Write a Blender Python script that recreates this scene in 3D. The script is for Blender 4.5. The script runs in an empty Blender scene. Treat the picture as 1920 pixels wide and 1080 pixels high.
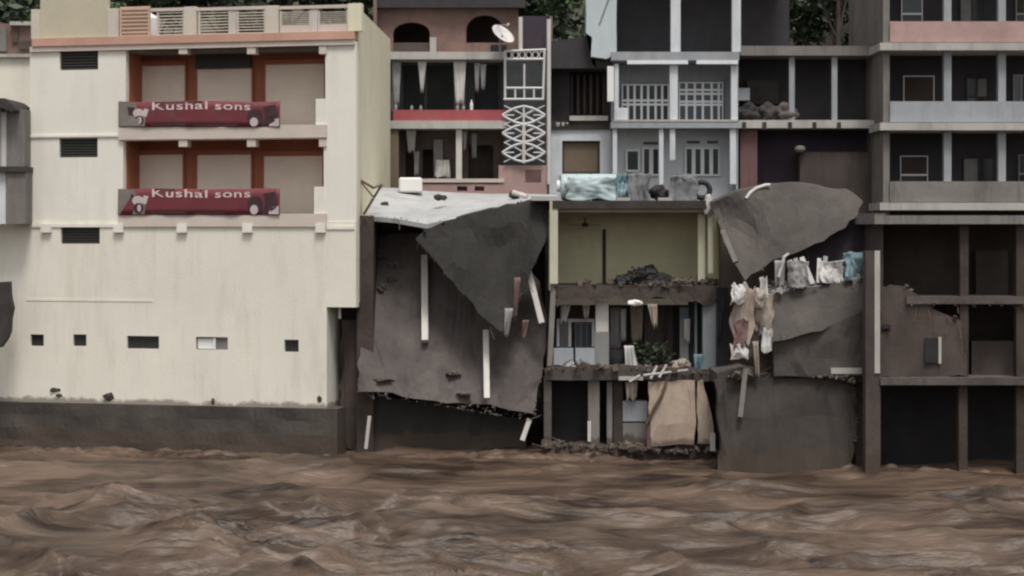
import bpy, bmesh, math, random
import numpy as np
from mathutils import Vector, noise

random.seed(7)
SC = bpy.context.scene
COL = SC.collection
R = math.radians

# ---------------------------------------------------------------- camera, sky, sun, exposure
FPX, HZ, CAMD, CAMH = 3300.0, 430.0, 60.0, 7.6      # focal length in 1920-px units, horizon row, distance, height
cam = bpy.data.cameras.new('camera')
cam.sensor_width = 36
cam.lens = FPX / 1920 * 36
cam.shift_y = -(540 - HZ) / 1920
cam.clip_end = 2000
camo = bpy.data.objects.new('camera', cam)
camo.location = (0, -CAMD, CAMH)
camo.rotation_euler = (R(90), 0, 0)
COL.objects.link(camo)
SC.camera = camo

SUN_EL, SUN_AZ = 66.0, 165.0                        # azimuth clockwise from +Y: the sun stands high behind the camera, a little to the right
w = bpy.data.worlds.new('World')
SC.world = w
w.use_nodes = True
nt = w.node_tree
bg = nt.nodes['Background']
sky = nt.nodes.new('ShaderNodeTexSky')
sky.sky_type = 'NISHITA'
sky.sun_disc = False
sky.sun_elevation = R(SUN_EL)
sky.sun_rotation = R(SUN_AZ)
sky.dust_density = 4
hs = nt.nodes.new('ShaderNodeHueSaturation')        # cloud cover: a grey sky
hs.inputs['Saturation'].default_value = 0.12
nt.links.new(sky.outputs[0], hs.inputs['Color'])
nt.links.new(hs.outputs[0], bg.inputs[0])
bg.inputs[1].default_value = 0.088
sl = bpy.data.lights.new('sun', 'SUN')
sl.energy = 1.5
sl.angle = R(16)
sl.color = (1, .96, .9)
so = bpy.data.objects.new('sun', sl)
az, el = R(SUN_AZ), R(SUN_EL)
sdir = Vector((math.sin(az) * math.cos(el), math.cos(az) * math.cos(el), math.sin(el)))
so.rotation_euler = sdir.to_track_quat('Z', 'Y').to_euler()
so.location = sdir * 50
COL.objects.link(so)
SC.view_settings.view_transform = 'Standard'
SC.view_settings.look = 'None'
SC.view_settings.gamma = 1
SC.view_settings.exposure = 0.63
SC.render.engine = 'CYCLES'
SC.cycles.max_bounces = 6
SC.cycles.use_denoising = True
SC.cycles.pixel_filter_type = 'GAUSSIAN'
SC.cycles.filter_width = 2.6

# ---------------------------------------------------------------- materials
def lin(c):
    return tuple(((x / 255) / 12.92 if x / 255 < .04045 else ((x / 255 + .055) / 1.055) ** 2.4) for x in c)
MATS = {}
def M(name, col, rough=.85, var=.18, scale=.9, stain=None, amt=.0, bump=.25, fine=18, metal=0, spec=.3, lo=.5, hi=.72, vstretch=.16, tide=None):
    m = bpy.data.materials.new(name)
    m.use_nodes = True
    n, l = m.node_tree.nodes, m.node_tree.links
    p = n['Principled BSDF']
    p.inputs['Roughness'].default_value = rough
    p.inputs['Metallic'].default_value = metal
    p.inputs['Specular IOR Level'].default_value = spec
    g = n.new('ShaderNodeNewGeometry')
    a = n.new('ShaderNodeTexNoise'); a.inputs['Scale'].default_value = scale; a.inputs['Detail'].default_value = 6
    a.inputs['Roughness'].default_value = .65
    l.new(g.outputs['Position'], a.inputs['Vector'])
    mr = n.new('ShaderNodeMapRange'); mr.inputs[1].default_value = .3; mr.inputs[2].default_value = .7
    mr.inputs[3].default_value = 1 - var; mr.inputs[4].default_value = 1 + var
    l.new(a.outputs[0], mr.inputs[0])
    mx = n.new('ShaderNodeMixRGB'); mx.blend_type = 'MULTIPLY'; mx.inputs[0].default_value = 1
    mx.inputs[1].default_value = (*col, 1)
    l.new(mr.outputs[0], mx.inputs[2])
    out = mx.outputs[0]
    if stain:
        mp = n.new('ShaderNodeMapping'); mp.inputs['Scale'].default_value = (1.5, 1.5, 1.5 * vstretch)
        l.new(g.outputs['Position'], mp.inputs[0])
        b = n.new('ShaderNodeTexNoise'); b.inputs['Scale'].default_value = 1.1; b.inputs['Detail'].default_value = 7
        b.inputs['Roughness'].default_value = .7
        l.new(mp.outputs[0], b.inputs['Vector'])
        r2 = n.new('ShaderNodeMapRange'); r2.inputs[1].default_value = lo; r2.inputs[2].default_value = hi
        r2.inputs[4].default_value = amt
        l.new(b.outputs[0], r2.inputs[0])
        m2 = n.new('ShaderNodeMixRGB'); m2.inputs[2].default_value = (*stain, 1)
        l.new(r2.outputs[0], m2.inputs[0]); l.new(out, m2.inputs[1])
        out = m2.outputs[0]
    if tide:                                         # dried mud left by the flood, ragged upper edge
        zl, rag, tcol = tide
        sx = n.new('ShaderNodeSeparateXYZ'); l.new(g.outputs['Position'], sx.inputs[0])
        tn = n.new('ShaderNodeTexNoise'); tn.inputs['Scale'].default_value = 1.6; tn.inputs['Detail'].default_value = 8; tn.inputs['Roughness'].default_value = .7
        l.new(g.outputs['Position'], tn.inputs['Vector'])
        ma = n.new('ShaderNodeMath'); ma.operation = 'MULTIPLY_ADD'; ma.inputs[1].default_value = -rag * 2
        l.new(tn.outputs[0], ma.inputs[0]); l.new(sx.outputs[2], ma.inputs[2])
        tr = n.new('ShaderNodeMapRange'); tr.inputs[1].default_value = zl - rag + .06; tr.inputs[2].default_value = zl - rag - .06
        tr.inputs[4].default_value = .8
        l.new(ma.outputs[0], tr.inputs[0])
        m3 = n.new('ShaderNodeMixRGB'); m3.inputs[2].default_value = (*tcol, 1)
        l.new(tr.outputs[0], m3.inputs[0]); l.new(out, m3.inputs[1]); out = m3.outputs[0]
    l.new(out, p.inputs['Base Color'])
    if bump:
        c = n.new('ShaderNodeTexNoise'); c.inputs['Scale'].default_value = fine; c.inputs['Detail'].default_value = 5
        l.new(g.outputs['Position'], c.inputs['Vector'])
        bp = n.new('ShaderNodeBump'); bp.inputs['Strength'].default_value = bump; bp.inputs['Distance'].default_value = .03
        l.new(c.outputs[0], bp.inputs['Height']); l.new(bp.outputs[0], p.inputs['Normal'])
    MATS[name] = m
    return m

MUD = (.13, .105, .085)
M('whitewash', (.80, .768, .69), stain=(.58, .53, .45), amt=.32, var=.05, scale=.35, bump=.2)
M('whitewash_low', (.785, .748, .65), stain=(.52, .47, .385), amt=.42, var=.06, scale=.3, bump=.25, tide=(1.62, .32, (.20, .165, .13)))
M('cream_side', (.74, .69, .52), stain=(.54, .49, .36), amt=.35, var=.06)
M('terrace_cream', (.60, .545, .46), stain=(.45, .4, .33), amt=.4, var=.08)
M('cream_panel', (.54, .49, .37), stain=(.4, .36, .28), amt=.4, var=.08)
M('salmon', (.56, .33, .25), stain=(.5, .36, .3), amt=.6, var=.15, scale=.6)
M('trim_pink', (.60, .52, .46), stain=(.55, .5, .42), amt=.5, var=.08)
M('peach', (.58, .42, .32), var=.1)
M('red_wall', (.36, .125, .07), stain=(.22, .08, .06), amt=.5, var=.12)
M('shutter', (.80, .68, .57), stain=(.66, .55, .46), amt=.35, var=.06, rough=.6)
M('dark_frame', (.05, .045, .04), var=.2, rough=.6)
M('vent_grey', (.11, .11, .10), var=.15, rough=.6)
M('glass_dark', (.035, .035, .035), var=.1, rough=.15, bump=0, spec=.5)
M('paper_white', (.78, .77, .74), var=.04, bump=.1)
M('banner_red', (.165, .036, .044), stain=(.15, .07, .085), amt=.8, var=.15, scale=.5, rough=.6, bump=.1, vstretch=1)
M('banner_dark', (.06, .03, .035), var=.2, rough=.6, bump=0)
M('banner_grey', (.20, .18, .16), var=.2, rough=.6, bump=0)
M('banner_pale', (.55, .46, .46), var=.1, rough=.6, bump=0)
M('lettering', (.70, .55, .54), var=.08, rough=.6, bump=0)
M('footing', (.075, .064, .056), stain=(.045, .038, .033), amt=.7, var=.3, scale=.6, bump=.8, fine=6, tide=(.55, .5, (.075, .055, .042)))
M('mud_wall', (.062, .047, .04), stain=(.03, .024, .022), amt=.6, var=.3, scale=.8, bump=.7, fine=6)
M('mud_slab', (.104, .088, .082), stain=(.045, .036, .031), amt=.75, var=.3, scale=.6, bump=.6, fine=5, vstretch=.7, tide=(.55, .5, (.06, .044, .034)))
M('dark_slab', (.036, .034, .031), stain=(.06, .054, .048), amt=.6, var=.28, scale=.8, bump=.7, fine=6, vstretch=.7, tide=(.55, .5, (.075, .055, .042)))
M('grey_roof', (.42, .42, .42), stain=(.25, .24, .235), amt=.7, var=.12, scale=.5, bump=.3, vstretch=1)
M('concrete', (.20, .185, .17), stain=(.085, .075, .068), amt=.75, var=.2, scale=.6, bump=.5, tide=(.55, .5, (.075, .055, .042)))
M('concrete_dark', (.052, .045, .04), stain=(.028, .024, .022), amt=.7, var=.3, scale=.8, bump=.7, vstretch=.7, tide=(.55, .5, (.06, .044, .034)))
M('fallen_grey', (.085, .074, .067), stain=(.05, .043, .038), amt=.75, var=.25, scale=.7, bump=.6, fine=7, vstretch=.8)
M('brown_plaster', (.082, .064, .056), stain=(.04, .031, .028), amt=.75, var=.25, bump=.5, tide=(.55, .5, (.075, .055, .042)))
M('post_white', (.60, .57, .53), stain=(.35, .3, .27), amt=.5, var=.08)
M('slab_edge', (.44, .42, .39), stain=(.25, .23, .21), amt=.6, var=.12)
M('brick_plaster', (.21, .135, .115), stain=(.12, .085, .075), amt=.6, var=.2, scale=1.2, bump=.6, fine=9)
M('parapet_red', (.35, .085, .095), stain=(.30, .15, .15), amt=.6, var=.15)
M('base_pink', (.42, .28, .26), stain=(.32, .22, .2), amt=.6, var=.15)
M('olive_brown', (.17, .13, .09), stain=(.1, .08, .06), amt=.6, var=.2)
M('shop_dark', (.06, .066, .068), stain=(.03, .055, .045), amt=.7, var=.3, rough=.5, vstretch=1)
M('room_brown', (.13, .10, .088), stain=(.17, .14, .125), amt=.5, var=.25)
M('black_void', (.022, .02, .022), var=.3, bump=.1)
M('grille_grey', (.58, .57, .57), var=.1, rough=.5, bump=0)
M('dish', (.60, .56, .55), var=.05, rough=.45, bump=0)
M('steel', (.30, .29, .28), var=.15, rough=.5, bump=0, metal=.3)
M('cloth_white', (.55, .53, .51), var=.12, scale=3, bump=.3)
M('cloth_grey', (.30, .29, .29), var=.15, scale=3, bump=.3)
M('cloth_pink', (.19, .115, .11), var=.2, scale=3, bump=.3)
M('cloth_blue', (.19, .28, .31), var=.2, scale=3, bump=.3)
M('cloth_tan', (.34, .285, .24), stain=(.24, .17, .14), amt=.7, var=.2, scale=2, bump=.4, vstretch=.6)
M('cloth_dark', (.035, .034, .034), var=.3, bump=.3)
M('timber_dark', (.06, .048, .042), stain=(.035, .03, .028), amt=.6, var=.3, bump=.3)
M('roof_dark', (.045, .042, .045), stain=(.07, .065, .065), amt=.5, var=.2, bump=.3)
M('house_white', (.62, .645, .67), stain=(.34, .35, .36), amt=.5, var=.08)
M('house_blue', (.50, .55, .57), stain=(.38, .41, .43), amt=.5, var=.06)
M('house_grey', (.33, .345, .365), stain=(.19, .195, .205), amt=.5, var=.1)
M('frame_white', (.76, .77, .78), var=.08, rough=.5, bump=.1)
M('pane_blue', (.06, .07, .085), var=.3, rough=.15, bump=0, spec=.5)
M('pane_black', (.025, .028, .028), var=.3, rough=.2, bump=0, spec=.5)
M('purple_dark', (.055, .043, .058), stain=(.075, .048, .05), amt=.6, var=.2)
M('maroon_wall', (.15, .085, .08), stain=(.09, .06, .06), amt=.6, var=.2)
M('olive_yellow', (.80, .755, .51), stain=(.68, .64, .43), amt=.5, var=.1)
M('ceiling_brown', (.32, .29, .23), var=.2)
M('cream_post', (.52, .50, .38), stain=(.34, .31, .25), amt=.5, var=.1)
M('tank_blue', (.42, .51, .52), stain=(.34, .4, .41), amt=.5, var=.08, rough=.45, bump=.1)
M('drum_grey', (.20, .20, .21), stain=(.13, .12, .12), amt=.5, var=.12, rough=.55, bump=.1)
M('rubber', (.03, .03, .032), var=.2, rough=.7)
M('pillar_blue', (.24, .255, .27), stain=(.16, .165, .17), amt=.5, var=.1)
M('pillar_grey', (.24, .24, .235), stain=(.15, .145, .14), amt=.5, var=.1)
M('green_dark', (.035, .06, .05), var=.2)
M('blue_panel', (.12, .15, .19), var=.15)
M('board_tan', (.40, .315, .25), stain=(.30, .23, .185), amt=.8, var=.18, scale=.8, bump=.5, vstretch=1, tide=(.5, .35, (.12, .09, .07)))
M('board_brown', (.12, .08, .05), var=.2)
M('glass_curtain', (.16, .15, .14), var=.3, rough=.3, bump=0, spec=.5)
M('rubble', (.11, .088, .072), stain=(.055, .044, .04), amt=.6, var=.35, scale=2.5, bump=.5)
M('bark', (.07, .055, .045), var=.3, scale=4)
M('soil', (.075, .065, .045), stain=(.035, .05, .03), amt=.8, var=.3, scale=.4, bump=.5, vstretch=1)
M('pot', (.22, .11, .07), var=.15)

def leafmat(name, c1, c2):
    m = bpy.data.materials.new(name); m.use_nodes = True
    n, l = m.node_tree.nodes, m.node_tree.links
    p = n['Principled BSDF']; p.inputs['Roughness'].default_value = .6
    g = n.new('ShaderNodeNewGeometry')
    mx = n.new('ShaderNodeMixRGB'); mx.inputs[1].default_value = (*c1, 1); mx.inputs[2].default_value = (*c2, 1)
    l.new(g.outputs['Random Per Island'], mx.inputs[0]); l.new(mx.outputs[0], p.inputs['Base Color'])
    MATS[name] = m
leafmat('leaf_dark', (.022, .035, .02), (.05, .07, .035))
leafmat('leaf_green', (.035, .075, .03), (.09, .14, .055))

def watermat():
    m = bpy.data.materials.new('muddy_water'); m.use_nodes = True
    n, l = m.node_tree.nodes, m.node_tree.links
    p = n['Principled BSDF']
    p.inputs['Roughness'].default_value = .40; p.inputs['Specular IOR Level'].default_value = .5; p.inputs['IOR'].default_value = 1.33
    g = n.new('ShaderNodeNewGeometry')
    mp = n.new('ShaderNodeMapping'); mp.inputs['Scale'].default_value = (.17, .5, .9)
    l.new(g.outputs['Position'], mp.inputs[0])
    a = n.new('ShaderNodeTexNoise'); a.inputs['Scale'].default_value = 1.0; a.inputs['Detail'].default_value = 8; a.inputs['Roughness'].default_value = .62
    a.inputs['Distortion'].default_value = .8
    l.new(mp.outputs[0], a.inputs['Vector'])
    cr = n.new('ShaderNodeValToRGB')
    e = cr.color_ramp.elements
    e[0].position = .39; e[0].color = (.026, .016, .0105, 1)  # mud tones, with shaded and lit wave faces mixed into the colour
    e[1].position = .62; e[1].color = (.136, .093, .067, 1)
    l.new(a.outputs[0], cr.inputs[0])
    at = n.new('ShaderNodeAttribute'); at.attribute_name = 'foam'
    mx = n.new('ShaderNodeMixRGB'); mx.inputs[2].default_value = (.21, .158, .124, 1)
    fm = n.new('ShaderNodeTexNoise'); fm.inputs['Scale'].default_value = 3.5; fm.inputs['Detail'].default_value = 6
    mp2 = n.new('ShaderNodeMapping'); mp2.inputs['Scale'].default_value = (.28, 1.3, 1)
    l.new(g.outputs['Position'], mp2.inputs[0]); l.new(mp2.outputs[0], fm.inputs['Vector'])
    ml = n.new('ShaderNodeMath'); ml.operation = 'MULTIPLY'; l.new(at.outputs['Fac'], ml.inputs[0]); l.new(fm.outputs[0], ml.inputs[1])
    l.new(ml.outputs[0], mx.inputs[0]); l.new(cr.outputs[0], mx.inputs[1])
    l.new(mx.outputs[0], p.inputs['Base Color'])
    bp = n.new('ShaderNodeBump'); bp.inputs['Strength'].default_value = .8; bp.inputs['Distance'].default_value = .12
    l.new(fm.outputs[0], bp.inputs['Height']); l.new(bp.outputs[0], p.inputs['Normal'])
    MATS['water'] = m
watermat()

# ---------------------------------------------------------------- helpers
def P(px, py, Y):
    d = CAMD + Y
    return Vector(((px - 960) / FPX * d, Y, CAMH + (HZ - py) / FPX * d))

class Frame:
    """a facade plane: u runs right along it, v goes in behind it, z up"""
    def __init__(s, x, y, deg=0):
        s.x, s.y, s.c, s.s = x, y, math.cos(R(deg)), math.sin(R(deg))
    def pt(s, u, v, z):
        return Vector((s.x + u * s.c + v * s.s, s.y - u * s.s + v * s.c, z))
    def U(s, px, v=0):
        k = (px - 960) / FPX
        return (k * (CAMD + s.y + v * s.c) - s.x - v * s.s) / (s.c + k * s.s)
    def Z(s, py, px=960, v=0):
        d = CAMD + s.y - s.U(px, v) * s.s + v * s.c
        return CAMH + (HZ - py) / FPX * d
def BM():
    return bmesh.new()
def hexa(bm, p):
    v = [bm.verts.new(q) for q in p]
    for f in ((0, 3, 2, 1), (4, 5, 6, 7), (0, 1, 5, 4), (1, 2, 6, 5), (2, 3, 7, 6), (3, 0, 4, 7)):
        bm.faces.new([v[i] for i in f])
    return v
def fbox(bm, fr, u0, u1, v0, v1, z0, z1):
    if u0 > u1: u0, u1 = u1, u0
    if z0 > z1: z0, z1 = z1, z0
    return hexa(bm, [fr.pt(u, v, z) for z in (z0, z1) for u, v in ((u0, v0), (u1, v0), (u1, v1), (u0, v1))])
def pbox(bm, fr, px0, py0, px1, py1, v0, v1, mid=None):
    """box whose front face fills the given photo rectangle when it stands at depth v0"""
    m = (px0 + px1) / 2 if mid is None else mid
    return fbox(bm, fr, fr.U(px0, v0), fr.U(px1, v0), v0, v1, fr.Z(py1, m, v0), fr.Z(py0, m, v0))
def tube(bm, pts, r, n=8, r1=None):
    pts = [Vector(p) for p in pts]
    rings = []
    for i, p in enumerate(pts):
        d = (pts[min(i + 1, len(pts) - 1)] - pts[max(i - 1, 0)]).normalized()
        a = d.cross(Vector((0, 0, 1)))
        if a.length < .1: a = d.cross(Vector((0, 1, 0)))
        a.normalize(); b = d.cross(a)
        rr = r if r1 is None else r + (r1 - r) * i / (len(pts) - 1)
        rings.append([bm.verts.new(p + (a * math.cos(t) + b * math.sin(t)) * rr) for t in (2 * math.pi * k / n for k in range(n))])
    for A, B in zip(rings, rings[1:]):
        for k in range(n):
            bm.faces.new((A[k], A[(k + 1) % n], B[(k + 1) % n], B[k]))
    bm.faces.new(rings[0][::-1]); bm.faces.new(rings[-1])
def lathe(bm, c, prof, n=20, axis=None):
    c = Vector(c)
    rings = []
    for r, h in prof:
        ring = []
        for k in range(n):
            t = 2 * math.pi * k / n
            q = Vector((r * math.cos(t), r * math.sin(t), h))
            if axis == 'x': q = Vector((h, q.x, q.y))
            ring.append(bm.verts.new(c + q))
        rings.append(ring)
    for A, B in zip(rings, rings[1:]):
        for k in range(n):
            bm.faces.new((A[k], A[(k + 1) % n], B[(k + 1) % n], B[k]))
    bm.faces.new(rings[0][::-1]); bm.faces.new(rings[-1])
def wallgrid(bm, fr, u0, u1, z0, z1, v0, th, holes=()):
    """wall sheet with thickness and real openings"""
    us = sorted({round(x, 4) for x in [u0, u1] + [h[i] for h in holes for i in (0, 1)] if u0 - 1e-6 <= x <= u1 + 1e-6})
    zs = sorted({round(x, 4) for x in [z0, z1] + [h[i] for h in holes for i in (2, 3)] if z0 - 1e-6 <= x <= z1 + 1e-6})
    nu, nz = len(us) - 1, len(zs) - 1
    def solid(i, j):
        if not (0 <= i < nu and 0 <= j < nz): return False
        cu, cz = (us[i] + us[i + 1]) / 2, (zs[j] + zs[j + 1]) / 2
        return not any(h[0] < cu < h[1] and h[2] < cz < h[3] for h in holes)
    V = {}
    def vt(i, j, k):
        if (i, j, k) not in V: V[i, j, k] = bm.verts.new(fr.pt(us[i], v0 + th * k, zs[j]))
        return V[i, j, k]
    for i in range(nu):
        for j in range(nz):
            if not solid(i, j): continue
            bm.faces.new((vt(i, j, 0), vt(i + 1, j, 0), vt(i + 1, j + 1, 0), vt(i, j + 1, 0)))
            bm.faces.new((vt(i, j, 1), vt(i, j + 1, 1), vt(i + 1, j + 1, 1), vt(i + 1, j, 1)))
            if not solid(i - 1, j): bm.faces.new((vt(i, j, 0), vt(i, j + 1, 0), vt(i, j + 1, 1), vt(i, j, 1)))
            if not solid(i + 1, j): bm.faces.new((vt(i + 1, j, 0), vt(i + 1, j, 1), vt(i + 1, j + 1, 1), vt(i + 1, j + 1, 0)))
            if not solid(i, j - 1): bm.faces.new((vt(i, j, 0), vt(i, j, 1), vt(i + 1, j, 1), vt(i + 1, j, 0)))
            if not solid(i, j + 1): bm.faces.new((vt(i, j + 1, 0), vt(i + 1, j + 1, 0), vt(i + 1, j + 1, 1), vt(i, j + 1, 1)))
def phole(fr, px0, py0, px1, py1, v=0):
    m = (px0 + px1) / 2
    return (fr.U(px0, v), fr.U(px1, v), fr.Z(py1, m, v), fr.Z(py0, m, v))
def sheet(bm, rows, off):
    """rows of points lofted into a surface, thickened by the vector off"""
    off = Vector(off)
    T = [[bm.verts.new(Vector(p)) for p in r] for r in rows]
    B = [[bm.verts.new(Vector(p) + off) for p in r] for r in rows]
    nr, nc = len(rows), len(rows[0])
    for i in range(nr - 1):
        for j in range(nc - 1):
            bm.faces.new((T[i][j], T[i][j + 1], T[i + 1][j + 1], T[i + 1][j]))
            bm.faces.new((B[i][j], B[i + 1][j], B[i + 1][j + 1], B[i][j + 1]))
    for i in range(nr - 1):
        for j in (0, nc - 1):
            bm.faces.new((T[i][j], T[i + 1][j], B[i + 1][j], B[i][j]))
    for j in range(nc - 1):
        for i in (0, nr - 1):
            bm.faces.new((T[i][j], T[i][j + 1], B[i][j + 1], B[i][j]))
    bmesh.ops.recalc_face_normals(bm, faces=bm.faces)
def slab(bm, pts, yfn, th=(0, .22, 0), jag=.05, step=.35, rough=.03, seed=0, warp=0):
    """broken slab: photo outline set on a tilted plane, ragged edges, real thickness"""
    rnd = random.Random(seed)
    th = Vector(th)
    ring = []
    W = [P(x, y, yfn(x, y)) for x, y in pts]
    for i, a in enumerate(W):
        b = W[(i + 1) % len(W)]
        n = max(1, int((b - a).length / step))
        for k in range(n):
            q = a.lerp(b, k / n)
            if k: q = q + Vector((rnd.uniform(-jag, jag), 0, rnd.uniform(-jag, jag)))
            ring.append(q)
    fv = [bm.verts.new(q) for q in ring]
    bv = [bm.verts.new(q + th) for q in ring]
    f = bm.faces.new(fv); g = bm.faces.new(bv[::-1])
    for i in range(len(ring)):
        j = (i + 1) % len(ring)
        bm.faces.new((fv[i], bv[i], bv[j], fv[j]))
    bmesh.ops.triangulate(bm, faces=[f, g])
    if rough:
        fs = [x for x in bm.faces if len(x.verts) == 3]
        es = list({e for x in fs for e in x.edges if e.calc_length() > .5})
        bmesh.ops.subdivide_edges(bm, edges=es, cuts=2, use_grid_fill=True)
        if warp:
            fs = [x for x in bm.faces if len(x.verts) == 3]
            bmesh.ops.subdivide_edges(bm, edges=list({e for x in fs for e in x.edges if e.calc_length() > .45}), cuts=1)
            bmesh.ops.triangulate(bm, faces=[x for x in bm.faces if len(x.verts) > 4])
        n = th.normalized()
        for v in bm.verts:
            if warp: v.co += n * noise.noise(Vector((v.co.x * .45 + seed, 0, v.co.z * .45))) * warp
            v.co += n * (noise.noise(v.co * .9 + Vector((seed, 0, 0))) * rough * 2 + noise.noise(v.co * 2.7) * rough)
    bmesh.ops.recalc_face_normals(bm, faces=bm.faces)
def broken_edge(root, pts, yfn, th, mat, seed=0, closed=False, dens=7, s1=.11, rods=6):
    """crumbled chunks along a broken edge, and rods sticking out of it"""
    rnd = random.Random(seed)
    W = [P(x, y, yfn(x, y)) for x, y in pts]
    bm = BM(); rb = BM(); n_r = 0
    segs = list(zip(W, W[1:] + (W[:1] if closed else [])))[: None if closed else len(W) - 1]
    cen = sum(W, Vector()) / len(W)
    for a, b in segs:
        for _ in range(max(1, int((b - a).length * dens))):
            q = a.lerp(b, rnd.random()) + Vector((rnd.uniform(-.05, .05), rnd.uniform(-.03, th * .8), rnd.uniform(-.06, .05)))
            rubble(bm, q.x, q.x, q.y, q.y, lambda x, y: q.z, 1, .025, s1, rnd.random())
    for k in range(rods):
        a, b = rnd.choice(segs); q = a.lerp(b, rnd.random()) + Vector((0, th * .5, 0))
        d = Vector((rnd.uniform(-.3, .3), rnd.uniform(-.25, .05), rnd.uniform(-.5, -.1)))
        tube(rb, [q, q + d * .5, q + d + Vector((rnd.uniform(-.12, .12), -.05, -.12))], .012, 5)
    mk('broken_edge', bm, mat, root, kind='stuff')
    if rods: mk('rebar', rb, 'board_brown', root, kind='stuff')
    else: rb.free()
def rubble(bm, x0, x1, y0, y1, zf, n, s0=.08, s1=.3, seed=0):
    rnd = random.Random(seed)
    for _ in range(n):
        x, y = rnd.uniform(x0, x1), rnd.uniform(y0, y1)
        s = s0 + (s1 - s0) * rnd.random() ** 2
        c = Vector((x, y, zf(x, y) + s * .2))
        ax = Vector((rnd.uniform(-1, 1), rnd.uniform(-1, 1), rnd.uniform(-1, 1))).normalized()
        from mathutils import Quaternion
        q = Quaternion(ax, rnd.uniform(0, 3))
        d = Vector((s * rnd.uniform(.6, 1.4), s * rnd.uniform(.5, 1), s * rnd.uniform(.3, .8)))
        hexa(bm, [c + q @ Vector((a * d.x * rnd.uniform(.7, 1), b * d.y * rnd.uniform(.7, 1), e * d.z)) for e in (-1, 1) for a, b in ((-1, -1), (1, -1), (1, 1), (-1, 1))])

def prop(o, label=None, cat=None, group=None, kind=None):
    if label: o['label'] = label
    if cat: o['category'] = cat
    if group: o['group'] = group
    if kind: o['kind'] = kind
    return o
def thing(name, loc, label, cat, group=None):
    o = bpy.data.objects.new(name, None)
    o.location = loc
    o.empty_display_size = .3
    COL.objects.link(o)
    return prop(o, label, cat, group)
def rootof(o):
    while o.parent: o = o.parent
    return o
def mk(name, bm, mat, parent=None, label=None, cat=None, group=None, kind=None, smooth=False, bevel=0, recalc=True):
    if recalc: bmesh.ops.recalc_face_normals(bm, faces=bm.faces)
    if parent:
        org = rootof(parent).location.copy()
    else:
        cs = [v.co for v in bm.verts]
        org = Vector(((min(c.x for c in cs) + max(c.x for c in cs)) / 2, (min(c.y for c in cs) + max(c.y for c in cs)) / 2, min(c.z for c in cs)))
    bmesh.ops.translate(bm, verts=bm.verts, vec=-org)
    me = bpy.data.meshes.new(name)
    bm.to_mesh(me); bm.free()
    me.materials.append(MATS[mat])
    if smooth:
        me.polygons.foreach_set('use_smooth', [True] * len(me.polygons))
    o = bpy.data.objects.new(name, me)
    COL.objects.link(o)
    if parent: o.parent = parent
    else: o.location = org
    if bevel:
        b = o.modifiers.new('bevel', 'BEVEL'); b.width = bevel; b.segments = 1; b.limit_method = 'ANGLE'
    return prop(o, label, cat, group, kind)
def piece(name, fr, rect, v0, v1, mat, parent, bevel=0, **k):
    bm = BM(); pbox(bm, fr, *rect, v0, v1)
    return mk(name, bm, mat, parent, bevel=bevel, **k)
def window(root, fr, rect, v, cols, rows, fm='frame_white', pm='pane_black', fw=.05, name='window', depth=.06):
    """frame with mullions and one pane object per light"""
    px0, py0, px1, py1 = rect
    u0, u1, z0, z1 = phole(fr, px0, py0, px1, py1, v)
    cu = [u0 + (u1 - u0) * i / cols for i in range(cols + 1)] if isinstance(cols, int) else [u0 + (u1 - u0) * c for c in cols]
    cz = [z0 + (z1 - z0) * i / rows for i in range(rows + 1)] if isinstance(rows, int) else [z0 + (z1 - z0) * c for c in rows]
    holes = [(a + fw / 2, b - fw / 2, c + fw / 2, d - fw / 2) for a, b in zip(cu, cu[1:]) for c, d in zip(cz, cz[1:])]
    bm = BM(); wallgrid(bm, fr, u0, u1, z0, z1, v, depth, holes)
    f = mk(name, bm, fm, root)
    for i, h in enumerate(holes):
        pmat = random.choice(['pane_black', 'pane_blue', 'pane_black', 'glass_curtain', 'timber_dark']) if pm == 'mix' else pm
        b2 = BM(); fbox(b2, fr, h[0] - .01, h[1] + .01, v + depth * .5, v + depth * .5 + .012, h[2] - .01, h[3] + .01)
        mk('pane', b2, pmat, f)
    return f
def cloth(name, px0, py0, px1, py1, Y, mat, label, group=None, cat='cloth', fold=.05, nfold=3, taper=1.0, ragged=.0, seed=0, parent=None, lean=0):
    rnd = random.Random(seed)
    nr, nc = 9, 13
    ph = rnd.uniform(0, 6)
    rows = []
    for i in range(nr):
        t = i / (nr - 1)
        row = []
        for j in range(nc):
            s = j / (nc - 1)
            wd = 1 + (taper - 1) * t
            x = (px0 + px1) / 2 + (s - .5) * (px1 - px0) * wd + lean * t
            y = py0 + (py1 - py0) * t + (rnd.uniform(-ragged, ragged) if i == nr - 1 else 0) + 2 * math.sin(s * 9 + ph) * t * (1 if ragged else .3)
            yy = Y + fold * math.sin(s * nfold * 6.28 + ph + t * 1.3) * (.4 + .6 * t) + fold * .6 * math.sin(t * 4 + s * 3 + ph)
            row.append(P(x, y, yy))
        rows.append(row)
    bm = BM(); sheet(bm, rows, (0, .015, 0))
    return mk(name, bm, mat, parent, label, None if parent else cat, group, smooth=True)
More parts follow.
